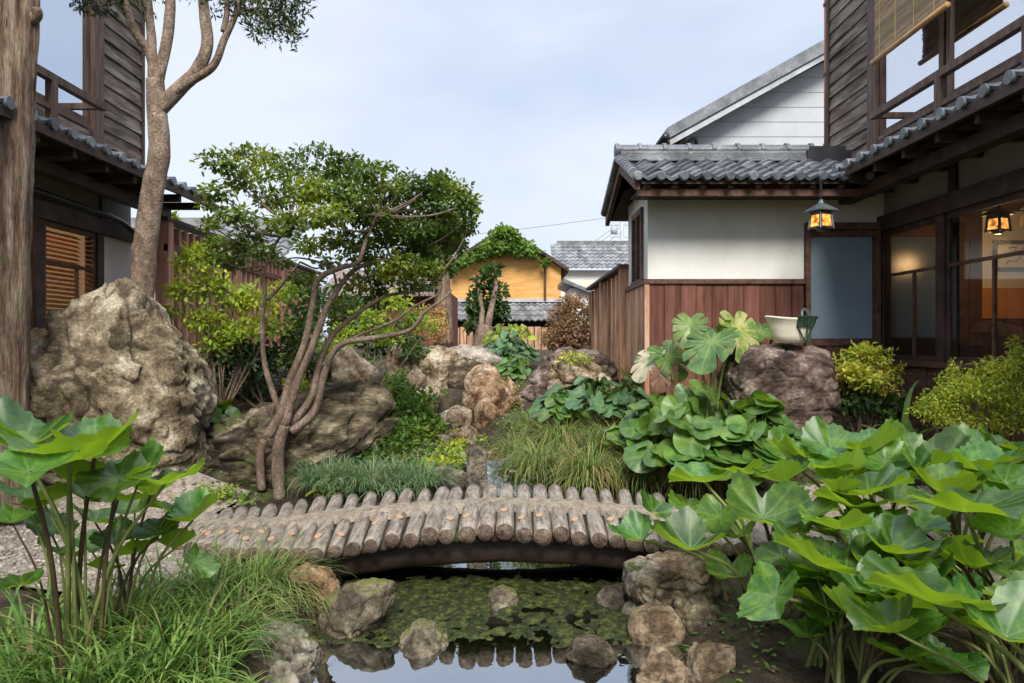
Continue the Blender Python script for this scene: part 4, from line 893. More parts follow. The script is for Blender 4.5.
# utility pole and wires
t = thing('utility_pole', 'distant concrete utility pole with wires and a small transformer right of the far roof', 'utility pole', (W(622, 45), 45, 1)); Y = 45
MB().tube([(W(622, Y), Y, 1), (W(622, Y), Y, Zp(212, Y))], [.14, .10], 10).build('pole', M['white_pipe'], t, True)
MB().tube([(W(614, Y), Y, Zp(234, Y)), (W(614, Y), Y, Zp(226, Y))], .2, 10).build('transformer', M['white_pipe'], t, True)
MB().box(W(609, Y), W(630, Y), Y-.05, Y+.05, Zp(225.5, Y), Zp(224, Y)).box(W(611, Y), W(628, Y), Y-.05, Y+.05, Zp(237.5, Y), Zp(236.5, Y)).build('crossarm', M['white_pipe'], t)
m = MB()
for (y0_, y1_, x1_) in ((222, 262, 555), (226, 268, 556), (231, 272, 560), (216, 240, 380)):
    a = P(622, y0_, 45); b = P(x1_, y1_, 60); m.tube(spline([a, (a+b)/2-np.array((0, 0, .25)), b], 6), .012, 5)
m.build('wire', M['black_metal'], t)
# ------------------------------------------------------------ vegetation generators
def frames(d, n):
    d = d/np.linalg.norm(d, axis=1)[:, None]; s = np.cross(d, n); s /= np.linalg.norm(s, axis=1)[:, None]+1e-9; n2 = np.cross(s, d)
    return d, s, n2
T_SMALL = (np.array([(0,0,0),(.45,-.5,.10),(1,0,-.06),(.45,.5,.10)]), np.array([(0,1,2),(0,2,3)]), None)
T_SMALL6 = (np.array([(0,0,0),(.3,-.46,.10),(.68,-.38,.08),(1,0,-.08),(.68,.38,.08),(.3,.46,.10),(.5,0,0)]), np.array([(0,1,6),(1,2,6),(2,3,6),(3,4,6),(4,5,6),(5,0,6)]), None)
def scatter(tmpl, pos, d, n, length, width):
    """tmpl verts in (along, side, normal)"""
    T, Fc, _ = tmpl; d, s, n2 = frames(d, n); K = len(T); Nn = len(pos)
    length = np.broadcast_to(np.asarray(length, float), (Nn,)); width = np.broadcast_to(np.asarray(width, float), (Nn,))
    V = pos[:, None, :] + T[None, :, 0:1]*d[:, None, :]*length[:, None, None] + T[None, :, 1:2]*s[:, None, :]*width[:, None, None] + T[None, :, 2:3]*n2[:, None, :]*width[:, None, None]
    Fa = (Fc[None] + (np.arange(Nn)*K)[:, None, None]).reshape(-1, Fc.shape[1])
    return V.reshape(-1, 3), Fa
def rdir(n, up=0.):
    v = rg.normal(size=(n, 3)); v[:, 2] += up; return v/np.linalg.norm(v, axis=1)[:, None]
def leafcloud(clumps, size, aspect=.5, dens=1., out_bias=.6, up=.6, tmpl=T_SMALL, shell=.45):
    """clumps: (center(3), radii(3), n)"""
    Vs = []; Fs = []; n0 = 0
    for c, r, n in clumps:
        n = max(4, int(n*dens)); u = rdir(n); rad = rg.random(n)**shell
        # break the outline: lumpy radius
        lump = np.array([1+.38*noise.noise(Vector(tuple(q*2.3+np.array(c)))) for q in u]); u2 = u*(rad*lump)[:, None]
        pos = np.array(c)+u2*np.array(r); dd = rdir(n)*.8 + u*out_bias + np.array([0, 0, -.1]); nn_ = rdir(n)*.55+np.array([0, 0, up])+u*.25
        sz = size*rg.uniform(.65, 1.25, n)
        V, Fa = scatter(tmpl, pos, dd, nn_, sz, sz*aspect); Vs.append(V); Fs.append(Fa+n0); n0 += len(V)
    return np.vstack(Vs), np.vstack(Fs)

def shrub(name, label, cat, clumps, size, m, stems=None, stem_mat='bark_grey', group=None, base=None, **k):
    """clumps in pixel terms: (px,py,Y,rx_px,ry_px,n[,ry depth])"""
    cl = []
    for q in clumps:
        px, py, Y, rx, rz, n = q[:6]; c = P(px, py, Y); a, b = rx/F*Y, rz/F*Y; cl.append((c, (a, a if len(q) < 7 else q[6], b), n))
    if base is None:
        cc = np.mean([c for c, _, _ in cl], 0); base = (cc[0], cc[1], hz(cc[0], cc[1]))
    t = thing(name, label, cat, base, group)
    V, Fa = leafcloud(cl, size, **k); mesh('foliage', V, Fa, M[m], t)
    mb = MB(); b0 = np.array(base, float)
    for c, r, n in cl:
        for j in range(2 if stems is None else stems):
            e = c+rdir(1)[0]*np.array(r)*.5; mid = (b0+e)/2+rdir(1)[0]*.06*np.linalg.norm(e-b0)
            mb.tube(spline([b0+rdir(1)[0]*np.array([.04,.04,0]), mid, e], 5), np.linspace(.012, .004, 11), 6)
    if mb.n: mb.build('stem', M[stem_mat], t, True)
    return t

# big leaf templates (polar grid) -> verts(u,side,normal), faces, vein
def polar_leaf(nt_=48, nr=7, kind='butter', seed=0, fun0=None):
    r_ = random.Random(seed); th = np.linspace(-PI, PI, nt_+1); ph = r_.uniform(0, 6); ph2 = r_.uniform(0, 6); V = []; ve = []
    cut = r_.uniform(.4, .7); fun = r_.uniform(.34, .92) if fun0 is None else fun0; wav = r_.uniform(.08, .17); droop = r_.uniform(.0, .45); yaw = r_.uniform(-.25, .25)
    for t in th:
        at = abs(t)
        if kind == 'butter':
            R_ = .84+.10*math.cos(t)+.06*math.sin(3*t+ph)+.015*math.sin(5*t+ph2); R_ *= 1-cut*math.exp(-((PI-at)/.30)**2); tooth = .05*abs(((t*3.8+ph) % 1)-.5)*2+.055*abs(((t*10.5) % 1)-.5)*2; R_ = R_*(1.0+tooth-.04)
        elif kind == 'heart':
            R_ = (.62+.38*math.cos(t)**2 if at < PI/2 else .62+.16*math.sin((at-PI/2)*2)); R_ *= 1-.55*math.exp(-((PI-at)/.3)**2)
        else:   # monstera
            R_ = (.62+.38*math.cos(t)**2 if at < PI/2 else .70); R_ *= 1-.5*math.exp(-((PI-at)/.3)**2)
            if at < 2.6: R_ *= 1-.55*max(0, math.cos(at*11+.7))**6*(at > .25)
        vk = .72 if kind == 'butter' else .5
        dv = abs(((t/vk)+.5) % 1-.5)*vk
        for j in range(nr+1):
            q = j/nr; rr = R_*q
            if kind == 'butter':
                z = fun*rr**1.5 + wav*rr**2*math.sin(3*t+ph) + .07*rr**2*math.sin(5*t+ph2) + .05*rr**3*math.sin(11*t+ph2) + .05*min(1, rr*2)*rr*(abs(math.sin(t/vk*PI))-.5) - droop*rr*rr*(.5+.5*math.cos(t+yaw)) - .12*fun*(rr > .8)*0
            else: z = .10*rr*abs(math.sin(t)) - .22*rr*rr*max(0, math.cos(t)) + .03*rr*math.sin(5*t+ph)
            V.append((rr*math.cos(t), rr*math.sin(t)*(1 if kind == 'butter' else .78 if kind == 'heart' else 1.05), z))
            ve.append((math.exp(-(dv*rr/.022)**2) if rr > .02 else 1)*(1-.7*q)*.8)
    n1 = nr+1; fs = [(i*n1+j, i*n1+j+1, (i+1)*n1+j+1, (i+1)*n1+j) for i in range(nt_) for j in range(nr)]
    return np.array(V), np.array(fs), np.array(ve)
HEART = polar_leaf(16, 3, 'heart'); HEART2 = polar_leaf(22, 3, 'butter', 3, .10)

def leaf_clump(name, label, cat, cx, cy, rx, ry, hgt, n, size, m, tm=HEART, group=None, base_z=None, stems=True, tilt=.5):
    """dome of broad leaves on stalks"""
    bz = hz(cx, cy) if base_z is None else base_z
    t = thing(name, label, cat, (cx, cy, bz), group)
    a = rg.uniform(0, 2*PI, n); q = np.sqrt(rg.random(n)); x = cx+rx*q*np.cos(a); y = cy+ry*q*np.sin(a)
    z = bz+hgt*(1-.7*q**2)*rg.uniform(.35, 1.05, n)
    pos = np.stack([x, y, z], 1); o = np.stack([np.cos(a)*q+rg.normal(0, .25, n), np.sin(a)*q+rg.normal(0, .25, n), np.full(n, -.25)+rg.normal(0, .15, n)], 1)
    nn_ = np.stack([np.cos(a)*q*tilt, np.sin(a)*q*tilt-.25, np.ones(n)], 1)+rg.normal(0, .36, (n, 3))
    sz = size*rg.uniform(.65, 1.15, n)
    V, Fa = scatter((tm[0], tm[1], None), pos, o, nn_, sz*.62, sz*.62)
    mesh('foliage', V, Fa, M[m], t, True, attrs={'vein': np.tile(tm[2], n)})
    if stems:
        mb = MB()
        for i in range(0, n, 2):
            b = np.array([cx+(x[i]-cx)*.35, cy+(y[i]-cy)*.35, bz]); mb.tube(spline([b, (b+pos[i])/2+np.array([0, 0, .06]), pos[i]], 3), .006, 5, cap=False)
        mb.build('stem', M['stalk'], t, True)
    return t

def grass(name, label, cx, cy, n, L_, spread, w_, m, arch=1.0, group=None, cat='grass clump', ex=1.0, ey=1.0, ldir=None, base_z=None):
    a = rg.uniform(0, 2*PI, n); q = np.sqrt(rg.random(n))*spread; bx_ = cx+np.cos(a)*q*ex; by = cy+np.sin(a)*q*ey
    bz = H(bx_, by)-.02 if base_z is None else np.full(n, base_z)
    az = a+rg.normal(0, .7, n); ln = L_*rg.uniform(.55, 1.15, n); el = np.clip(rg.normal(1.1, .30, n)-.35*q/spread, .30, 1.5); drp = arch*rg.uniform(.8, 2.0, n)
    dx, dy = np.cos(az), np.sin(az)
    if ldir is not None: dx += ldir[0]; dy += ldir[1]; l = np.hypot(dx, dy); dx /= l; dy /= l
    S = 6; pos = np.stack([bx_, by, bz], 1); ang = el.copy(); Vs = []
    for k in range(S+1):
        wd = w_*(1-(k/S)**1.6)*.5*rg.uniform(.95, 1.05)+.0004
        sx, sy = -dy, dx
        Vs.append(np.stack([pos[:, 0]-sx*wd, pos[:, 1]-sy*wd, pos[:, 2]], 1)); Vs.append(np.stack([pos[:, 0]+sx*wd, pos[:, 1]+sy*wd, pos[:, 2]], 1))
        st = ln/S; pos = pos+np.stack([dx*np.cos(ang)*st, dy*np.cos(ang)*st, np.sin(ang)*st], 1); ang = ang-drp/S*(k+1)/S*2
    V = np.stack(Vs, 1); K = 2*(S+1); V = V.reshape(-1, 3)
    f = np.array([(2*k, 2*k+1, 2*k+3, 2*k+2) for k in range(S)]); Fa = (f[None]+(np.arange(n)*K)[:, None, None]).reshape(-1, 4)
    V[:, 2] = np.maximum(V[:, 2], H(V[:, 0], V[:, 1])+.004)
    return tag(mesh(name, V, Fa, M[m], None, True), label, cat, group)

# ------------------------------------------------------------ trees
def trace(mb, pts, r0, r1, n=12, rough=.12, seed=0, seg=8):
    C = spline([P(*q) for q in pts], seg); return C, mb.tube(C, np.linspace(r0, r1, len(C)), n, rough, seed)
# left cedar trunk
t = thing('cedar_tree', 'thick furrowed reddish-brown trunk standing at the left edge of the photo', 'tree', (W(7, 5), 5, .3))
m = MB(); C = spline([(W(6, 5)-.02, 5, .2), (W(7, 5), 5, 1.0), (W(8, 5), 5, 1.8), (W(13, 5), 5, 2.8), (W(20, 5), 5, 3.8), (W(22, 5), 5, 4.6), (W(22, 5), 5, 6)], 16)
m.tube(C, np.interp(C[:, 2], [.2, 1, 2.5, 3.5, 6], [.135, .118, .13, .115, .10]), 40, .16, 3, freq=4.)
m.tube(spline([(W(24,5), 5, 3.52), (W(38, 5), 4.98, 3.56), (W(41, 5), 4.95, 3.6)], 5), np.linspace(.05, .03, 11), 10, .1)
m.build('trunk', M['cedar'], t, True)
# pruned podocarpus with open branches
_tr0 = trace
def trace(mb, pts, r0, r1, n=12, rough=.12, seed=0, seg=8): return _tr0(mb, pts, r0*.88, r1*.85, n, .16, seed, seg)
t = thing('pruned_tree', 'pale brown tree with forked upswept branches and dark needle tufts at top left', 'tree', (W(140, 6.2), 6.2, .6))
m = MB(); Y = 6.2
trace(m, [(140,330,Y),(143,280,Y),(146,240,Y),(153,190,Y),(160,150,Y),(157,110,Y),(155,80,Y)], .115, .085, 22, .14, 1)
trace(m, [(156,92,Y),(150,55,Y),(134,30,Y-.1),(122,-5,Y-.2),(112,-30,Y-.2)], .05, .03, 12)
trace(m, [(154,85,Y),(152,50,Y),(150,20,Y+.1),(144,-30,Y+.1)], .052, .035, 12)
trace(m, [(156,88,Y),(166,45,Y),(170,10,Y),(170,-30,Y)], .06, .04, 12)
trace(m, [(158,110,Y),(178,90,Y),(196,72,Y),(207,45,Y),(204,10,Y),(200,-30,Y)], .075, .045, 16)
trace(m, [(163,100,Y),(190,82,Y-.05),(213,66,Y-.1),(224,40,Y-.1),(237,10,Y-.1),(242,-20,Y-.1)], .045, .022, 12)
trace(m, [(224,32,Y-.1),(227,10,Y-.1),(226,-20,Y-.1)], .03, .02, 10)
trace(m, [(236,12,Y-.1),(262,8,Y),(285,12,Y)], .014, .006, 8)
trace(m, [(124,0,Y-.2),(100,6,Y-.3),(85,5,Y-.3)], .014, .006, 8)
m.build('trunk', M['bark'], t, True)
cl = []
for (px, py, Yd, rx, rz, n) in [(262,5,6.2,26,12,260),(285,15,6.25,20,14,220),(268,24,6.1,16,9,120),(292,30,6.2,12,8,80),(250,18,6.1,12,9,80),(280,-8,6.2,34,14,260),
    (228,4,6.1,12,10,80),(212,12,6.3,6,5,25),(97,2,5.9,22,8,160),(82,8,5.9,10,5,50),(120,-8,6,20,10,120),(150,-14,6.3,40,10,200),(142,6,6.3,6,10,30),(190,-15,6.2,30,12,160),(300,2,6.2,12,10,80),(255,34,6.1,8,5,30),(274,38,6.1,5,4,16),(292,40,6.1,6,4,20),(236,-2,6.1,10,12,70)]:
    c = P(px, py, Yd); cl.append((c, (rx/F*Yd, .22, rz/F*Yd), n*1.5))
V, Fa = leafcloud(cl, .055, .32, shell=.6, tmpl=T_SMALL); mesh('foliage', V, Fa, M['lf_pine'], t)

# central multi-stem tree
trace = _tr0
ct = thing('multi_stem_tree', 'slender multi-stemmed tree with a wide layered green crown in the left centre', 'tree', (W(280, 5.6), 5.6, .25))
m = MB(); Y = 5.6; _tr = trace
def trace(mb, pts, r0, r1, n=12, rough=.2, seed=0, seg=8): return _tr(mb, pts, r0*.66, r1*.75, n, .2, seed, seg)
trace(m, [(280,500,Y),(278,465,Y),(280,440,Y),(284,425,Y)], .068, .06, 16)
trace(m, [(262,490,Y+.05),(260,460,Y+.05),(264,440,Y+.02)], .05, .04, 12)
S1 = trace(m, [(268,436,Y-.05),(282,410,Y-.02),(290,380,Y),(304,345,Y),(312,310,Y-.05),(318,280,Y-.1),(340,268,Y-.15),(358,262,Y-.2),(366,240,Y-.2),(376,216,Y-.2)], .055, .014, 12)[0]
S2 = trace(m, [(284,425,Y),(296,385,Y),(310,352,Y),(325,312,Y),(338,290,Y),(352,272,Y+.05),(372,262,Y+.1),(400,258,Y+.2),(372,250,Y+.15)][:8], .055, .014, 12)[0]
S3 = trace(m, [(283,420,Y+.05),(272,390,Y+.05),(264,360,Y+.1),(262,320,Y+.1),(265,290,Y+.1),(263,272,Y+.1),(275,245,Y+.1),(290,225,Y+.1)], .036, .012, 12)[0]
S3b = trace(m, [(268,300,Y+.1),(282,285,Y+.05),(292,272,Y),(300,262,Y)], .022, .008, 10)[0]
S4 = trace(m, [(285,430,Y+.08),(310,400,Y+.1),(320,362,Y+.15),(333,335,Y+.2),(352,318,Y+.2),(368,306,Y+.25),(390,295,Y+.3),(430,290,Y+.4)], .05, .012, 12)[0]
S5 = trace(m, [(292,432,Y+.02),(315,410,Y+.05),(325,372,Y),(340,345,Y),(380,337,Y-.05),(410,330,Y-.1),(425,312,Y-.15),(442,300,Y-.2),(452,290,Y-.2)], .05, .008, 12)[0]
S6 = trace(m, [(322,366,Y+.1),(350,340,Y+.1),(392,322,Y+.1),(415,306,Y+.1),(440,292,Y+.1),(436,278,Y+.1)], .022, .007, 10)[0]
S7 = trace(m, [(338,290,Y),(330,268,Y-.1),(300,258,Y-.2),(270,262,Y-.25)], .016, .006, 8)[0]
m.build('trunk', M['bark_grey'], ct, True); trace = _tr
skel = np.vstack([S1[20:], S2[20:], S3[20:], S3b, S4[25:], S5[30:], S6[15:], S7])
crown = [(222,162,5.6,22,12,200),(245,178,5.7,24,13,260),(218,192,5.5,16,9,130),(262,158,5.8,22,12,220),(290,170,5.7,26,14,330),(310,190,5.6,26,14,380),(275,198,5.5,26,12,300),
 (235,215,5.5,20,9,170),(210,225,5.4,11,6,60),(218,242,5.5,14,7,80),(250,235,5.6,18,9,160),(232,262,5.5,18,8,120),(285,225,5.6,22,11,260),(262,252,5.5,16,8,110),
 (335,170,5.8,22,12,300),(345,195,5.6,28,15,480),(365,172,5.7,20,11,240),(385,190,5.8,26,14,420),(325,215,5.4,26,11,330),(365,215,5.6,26,13,420),(395,212,5.8,26,14,460),
 (415,195,5.9,22,12,320),(345,240,5.5,24,11,300),(385,238,5.8,24,13,380),(412,230,5.8,22,14,380),(310,245,5.7,18,9,160),(300,278,5.6,15,7,80),(355,285,5.9,16,10,110),
 (338,306,5.9,14,8,70),(372,275,5.9,20,11,200),(400,262,5.8,22,12,260),(340,158,5.7,10,6,50),(240,150,5.7,10,5,40),(205,205,5.5,6,5,20),(425,268,5.9,14,9,110),(320,150,5.8,12,7,50),(300,152,5.7,10,5,40),(352,160,5.6,12,7,60),(375,300,5.95,12,8,60),(330,262,5.6,16,7,100),(282,262,5.5,12,5,50),(406,178,5.8,12,7,70),(385,165,5.8,10,5,40),
 (430,185,6.0,18,9,260),(452,190,6.1,18,10,300),(468,204,6.1,11,12,220),(440,208,6.0,24,13,520),(458,224,6.1,16,13,330),(432,236,6.0,18,12,330),(452,246,6.1,14,10,200),(470,226,6.1,8,9,60),(440,176,6.0,12,5,70),(425,252,6.0,14,8,130),(476,212,6.1,6,6,25),(392,272,5.9,18,10,240),(412,286,6.0,14,8,150),(378,288,5.9,14,8,120),(430,270,6.0,14,8,150),(365,256,5.7,20,10,240),(235,248,5.6,18,8,150),(215,256,5.5,14,6,80),(410,248,5.9,14,10,160)]
cl = []; tw = MB()
for (px, py, Yd, rx, rz, n) in crown:
    Yd += rnd.uniform(-.4, .4); c = P(px, py, Yd); r = (rx/F*Yd*1.08, rx/F*Yd*1.3, rz/F*Yd*1.05); cl.append((c, (r[0], r[1], r[2]*.9), n*1.4))
    j = int(np.argmin(np.linalg.norm((skel-c)*np.array([1, .6, 1.3]), axis=1))); a = skel[j]
    midp = a*.45+c*.55-np.array([0, 0, .05]); tw.tube(spline([a, midp, c], 5), np.linspace(.009, .004, 11), 6)
    for k in range(5):
        e = c+rdir(1)[0]*np.array(r)*.85; tw.tube([c*.9+midp*.1, (c+e)/2+rdir(1)[0]*.02, e], [.004, .003, .0015], 5)
tw.build('twigs', M['bark_grey'], ct, True)
V, Fa = leafcloud(cl, .043, .62, shell=.5, tmpl=T_SMALL6, up=.9); mesh('foliage', V, Fa, M['lf_maple'], ct)

# denser evergreen behind on the right of it, trunk at px 443
t = thing('evergreen_tree', 'dense dark green tree with a straight grey trunk behind the multi-stemmed tree', 'tree', (W(443, 11), 11, 1.0))
m = MB(); Y = 11
trace(m, [(444,345,Y),(443,310,Y),(442,280,Y),(438,240,Y)], .15, .10, 20, .2)
trace(m, [(441,275,Y),(455,240,Y),(460,215,Y)], .06, .02, 10); trace(m, [(440,260,Y),(420,230,Y),(410,205,Y)], .05, .02, 10)
m.build('trunk', M['cedar'], t, True)
cl = [(P(px, py, Yd), (rx/F*Yd, rx/F*Yd, rz/F*Yd), n) for (px, py, Yd, rx, rz, n) in [(440,228,10.9,22,12,500),(418,240,11.2,16,12,300),(456,240,11.2,12,12,250),(432,257,11,18,12,420),(412,268,11.1,14,11,260),(446,268,11,10,9,140),(430,282,11,14,8,110)]]
V, Fa = leafcloud(cl, .095, .55, up=.6, tmpl=T_SMALL6); mesh('foliage', V, Fa, M['lf_ever'], t)

# pollarded camellia in front of the ochre house
t = thing('pollarded_tree', 'stubby pale trunk forking into leafy stems in front of the ochre house', 'tree', (W(482, 13), 13, 1.05))
m = MB(); Y = 13
trace(m, [(483,348,Y),(483,335,Y),(485,325,Y)], .20, .14, 14, .15); trace(m, [(481,330,Y),(482,310,Y),(479,290,Y),(480,275,Y)], .06, .02, 10)
trace(m, [(487,330,Y),(492,305,Y),(496,285,Y),(494,270,Y)], .07, .02, 10); trace(m, [(478,336,Y),(477,325,Y)], .06, .05, 10)
m.build('trunk', M['bark'], t, True)
cl = [(P(px, py, Yd), (rx/F*Yd, rx/F*Yd, rz/F*Yd), n) for (px, py, Yd, rx, rz, n) in [(490,272,13,11,8,110),(482,285,13.1,9,10,120),(497,290,13.1,8,9,90),(475,305,13.1,9,11,160),(487,318,13.3,14,14,330),(500,310,13.2,8,12,150),(472,324,13,6,8,90),(494,300,13.1,6,10,70)]]
V, Fa = leafcloud(cl, .13, .5, up=.4, tmpl=T_SMALL6); mesh('foliage', V, Fa, M['lf_ever'], t)

# ivy on the ochre roof
cl = [(P(px, py, Yd), (rx/F*Yd, .5, rz/F*Yd), n) for (px, py, Yd, rx, rz, n) in [(505,238,29.6,17,11,700),(495,248,29.6,18,8,550),(520,248,29.6,16,8,480),(505,232,29.6,9,5,200),(478,256,29.6,12,5,240),(465,262,29.6,8,4,130),(455,268,29.6,5,3,60),(532,253,29.6,9,4,200),(545,262,29.6,5,3,60),(505,247,29.5,12,4,200)]]
V, Fa = leafcloud(cl, .17, .8, tmpl=T_SMALL6); o = mesh('ivy', V, Fa, M['lf_mid']); tag(o, 'thick green ivy covering the roof peak of the ochre house', 'ivy')

# ------------------------------------------------------------ shrubs
shrub('shrub', 'airy yellow-green shrub in front of the red-brown fence', 'shrub', [(200,262,6.8,22,14,220),(182,290,6.7,18,14,180),(212,285,6.9,20,15,260),(240,300,7,22,15,320),(205,318,6.8,22,16,320),
  (265,300,7.1,22,16,260),(240,330,6.9,24,15,330),(180,262,6.8,10,8,60),(270,325,7.1,22,15,260),(215,345,6.8,18,10,160),(195,250,6.8,12,6,70),(290,290,7.3,16,12,140),(172,310,6.7,12,8,70)], .060, 'lf_yg', 2, up=.8, tmpl=T_SMALL6, shell=.6)
shrub('shrub', 'dark glossy shrub at the foot of the yellow-green shrub', 'shrub', [(230,352,7.0,26,16,380),(260,360,7.2,24,16,360),(295,350,7.3,22,16,300),(310,370,7.4,20,12,220),(215,375,7.0,16,10,140),(250,385,7.4,26,12,250),(300,330,7.5,18,12,200)], .075, 'lf_ever', 1, tmpl=T_SMALL6)
shrub('shrub', 'bright lime shrub behind the stems of the multi-stemmed tree', 'shrub', [(395,300,8.2,20,12,240),(370,318,8.0,22,12,260),(412,318,8.4,16,12,200),(345,335,7.8,22,12,220),(385,335,8.2,20,10,200),(430,325,8.6,12,8,90),(330,350,7.6,22,12,200),(300,385,7.2,18,8,110),(355,372,7.6,18,7,110)], .06, 'lf_yg', 1, tmpl=T_SMALL6, shell=.6)
shrub('shrub', 'dark shrub filling the gap behind the lime shrub', 'shrub', [(350,320,9.6,34,26,700),(390,340,9.8,30,18,450),(310,300,10,26,26,500),(340,365,9.2,26,14,300),(410,350,9.4,18,10,180)], .10, 'lf_ever', 1, tmpl=T_SMALL6)
shrub('shrub', 'golden orange shrub above the cascade rocks', 'shrub', [(425,318,10.6,14,14,300),(438,330,10.4,12,12,240),(412,335,10.6,14,10,200),(440,312,10.8,8,10,120)], .06, 'lf_gold', 1, tmpl=T_SMALL)
shrub('shrub', 'rusty brown twiggy shrub beside the warm brown fence', 'shrub', [(565,318,12.4,18,15,1100),(576,335,12.2,20,15,1200),(556,338,12.3,16,12,800),(588,315,12.5,9,14,400),(572,302,12.4,12,8,400)], .07, 'lf_rust', 8, stem_mat='bark', tmpl=T_SMALL)
shrub('shrub', 'rounded yellow-green and pink nandina bush right of the basket boulder', 'shrub', [(850,362,6.0,20,12,280),(872,356,6.0,20,12,260),(890,372,6.1,16,12,200),(860,382,6.0,22,12,280),(838,380,6.0,12,10,130),(885,392,6.1,18,9,180),(848,372,5.9,16,10,300),(872,378,5.9,16,10,300),(862,350,6.0,14,6,200)], .044, 'lf_pinkyg', 1, up=.8, tmpl=T_SMALL6, shell=.6)
shrub('shrub', 'dark leaf skirt below the nandina bush', 'shrub', [(850,402,6.0,24,9,240),(885,405,6.0,22,9,220),(840,395,6.1,12,12,120)], .08, 'lf_ever', 1, tmpl=T_SMALL6)
shrub('shrub', 'fine-leaved lime green bush reaching the right edge of the photo', 'shrub', [(1000,372,5.0,30,16,900),(1022,360,5.0,16,16,350),(975,390,4.9,28,14,800),(945,400,5.0,26,13,650),(955,380,5.1,18,12,350),(1010,400,4.9,30,14,800),(1015,345,5.1,8,10,90),(930,410,5.0,20,9,330),(955,367,5.2,6,9,60),(1040,385,4.9,25,22,600),(950,418,4.95,26,10,500),(990,420,4.95,26,12,600),(1020,422,4.9,22,12,400)], 0.028, 'lf_lime', 3, stem_mat='bark', up=.9, shell=.55, dens=1.5)
shrub('fern', 'ferny mid-green growth hanging over the left stream bank', 'fern', [(400,395,7.3,16,14,260),(412,412,7.2,22,16,420),(405,435,7.0,24,14,420),(425,400,7.4,14,12,200),(432,425,7.2,16,10,220),(396,378,7.6,12,8,100),(415,450,6.8,16,7,150)], .065, 'lf_mid', 1, tmpl=T_SMALL6)
shrub('groundcover', 'bright yellow-green low plants beside the small stone post', 'groundcover', [(448,458,6.3,24,6,330),(430,465,6.1,18,5,200),(398,462,6.4,16,5,170),(452,446,6.8,14,4,110),(415,470,6.0,14,4,130)], .045, 'lf_yg', 0, up=1.4, tmpl=T_SMALL6)
shrub('groundcover', 'darker leafy cover between the ferns and the bright low plants', 'groundcover', [(400,455,6.7,20,6,260),(425,455,6.6,16,6,200),(385,468,6.2,18,5,160)], .05, 'lf_mid', 0, up=1.2, tmpl=T_SMALL6)
shrub('moss_cushion', 'yellow moss cushion in the stream bed', 'moss', [(457,432,7.9,10,3,400),(460,441,7.4,10,3,400)], .02, 'lf_lime', 0, up=1.5)
shrub('plant', 'small bright plants sprouting between the cascade rocks', 'plant', [(446,398,8.9,8,4,60),(478,440,7.6,10,4,120),(492,436,7.8,10,4,110),(430,440,7.5,10,5,140),(425,372,9.4,8,4,60),(436,446,7.2,12,4,140)], .045, 'lf_yg', 0, up=1.2, tmpl=T_SMALL6)
shrub('fern', 'pale green feathery fern at the foot of the slanting boulder right end', 'fern', [(392,440,6.0,14,7,160),(375,455,5.95,14,6,140),(405,425,6.4,10,8,120)], .05, 'lf_mid', 0, up=1, tmpl=T_SMALL6)
shrub('plant', 'small yellow-green tuft growing on the pale ribbed rock', 'plant', [(570,357,8.3,14,5,160),(585,360,8.3,8,4,70)], .05, 'lf_lime', 0, up=1.2)
shrub('fern', 'small bright fern at the foot of the slanting boulder', 'fern', [(217,492,5.35,14,5,110),(232,490,5.4,10,4,60),(205,488,5.3,8,5,50)], .04, 'lf_yg', 0, up=1.2)
shrub('plant', 'low weeds along the back edge of the bridge approach', 'plant', [(150,478,5.5,14,8,90),(245,498,5.35,20,4,90),(330,492,5.35,20,6,130),(190,500,5.3,12,4,50)], .04, 'lf_mid', 0, up=1.1)
shrub('shrub', 'leafy bush growing behind the fence next to the left house', 'shrub', [(168,222,10.5,9,9,140),(200,250,10.8,18,12,200),(163,250,10.5,10,14,140)], .10, 'lf_yg', 1, tmpl=T_SMALL6)
shrub('shrub', 'dark foliage mass behind the broad-leaved mid bed', 'shrub', [(640,385,7.4,20,8,160),(700,400,6.6,20,10,160)], .07, 'lf_ever', 1, tmpl=T_SMALL6)
# hostas / broad leaves
G2 = 'broad-leaved clumps in the beds'
def lc(px, py, Y, rpx, hpx, n, size, label, m='lf_hosta', name='hosta', cat='hosta', tm=HEART, ry=None, **k):
    cx = W(px, Y); bz = Zp(py, Y); r = rpx/F*Y
    return leaf_clump(name, label, cat, cx, Y, r, ry or r, hpx/F*Y, n, size, m, tm, base_z=bz, **k)
lc(508, 362, 11.2, 27, 30, 170, .17, 'dark blue-green hosta mound beyond the red boulder')
lc(517, 382, 10.2, 24, 26, 90, .16, 'lighter bright green clump in front of the blue-green hosta', 'lf_glossy', 'plant', 'plant')
lc(510, 345, 12.0, 28, 22, 80, .15, 'pale green feathery plant behind the blue-green hosta', 'lf_yg', 'plant', 'plant')
lc(590, 412, 7.2, 50, 34, 110, .21, 'broad glossy leaf clump below the purplish sloping boulder', 'lf_hosta', 'leopard_plant', 'plant')
lc(625, 408, 7.0, 24, 24, 60, .18, 'round blue-green leaves next to the cream-edged leaves', 'lf_hosta')
lc(560, 420, 7.0, 26, 26, 50, .2, 'bright leaf clump left of the glossy leaf clump', 'lf_glossy', 'plant', 'plant')
lc(700, 475, 5.35, 62, 85, 120, .21, 'large glossy leopard plant in front of the basket boulder', 'lf_glossy', 'leopard_plant', 'plant', tm=HEART2)
lc(650, 450, 5.9, 40, 48, 85, .19, 'mid-green leopard plant left of the large glossy one', 'lf_glossy', 'leopard_plant', 'plant', tm=HEART2)
lc(755, 468, 5.2, 40, 70, 80, .22, 'leopard plant leaves crowding under the basket boulder', 'lf_glossy', 'leopard_plant', 'plant', tm=HEART2)
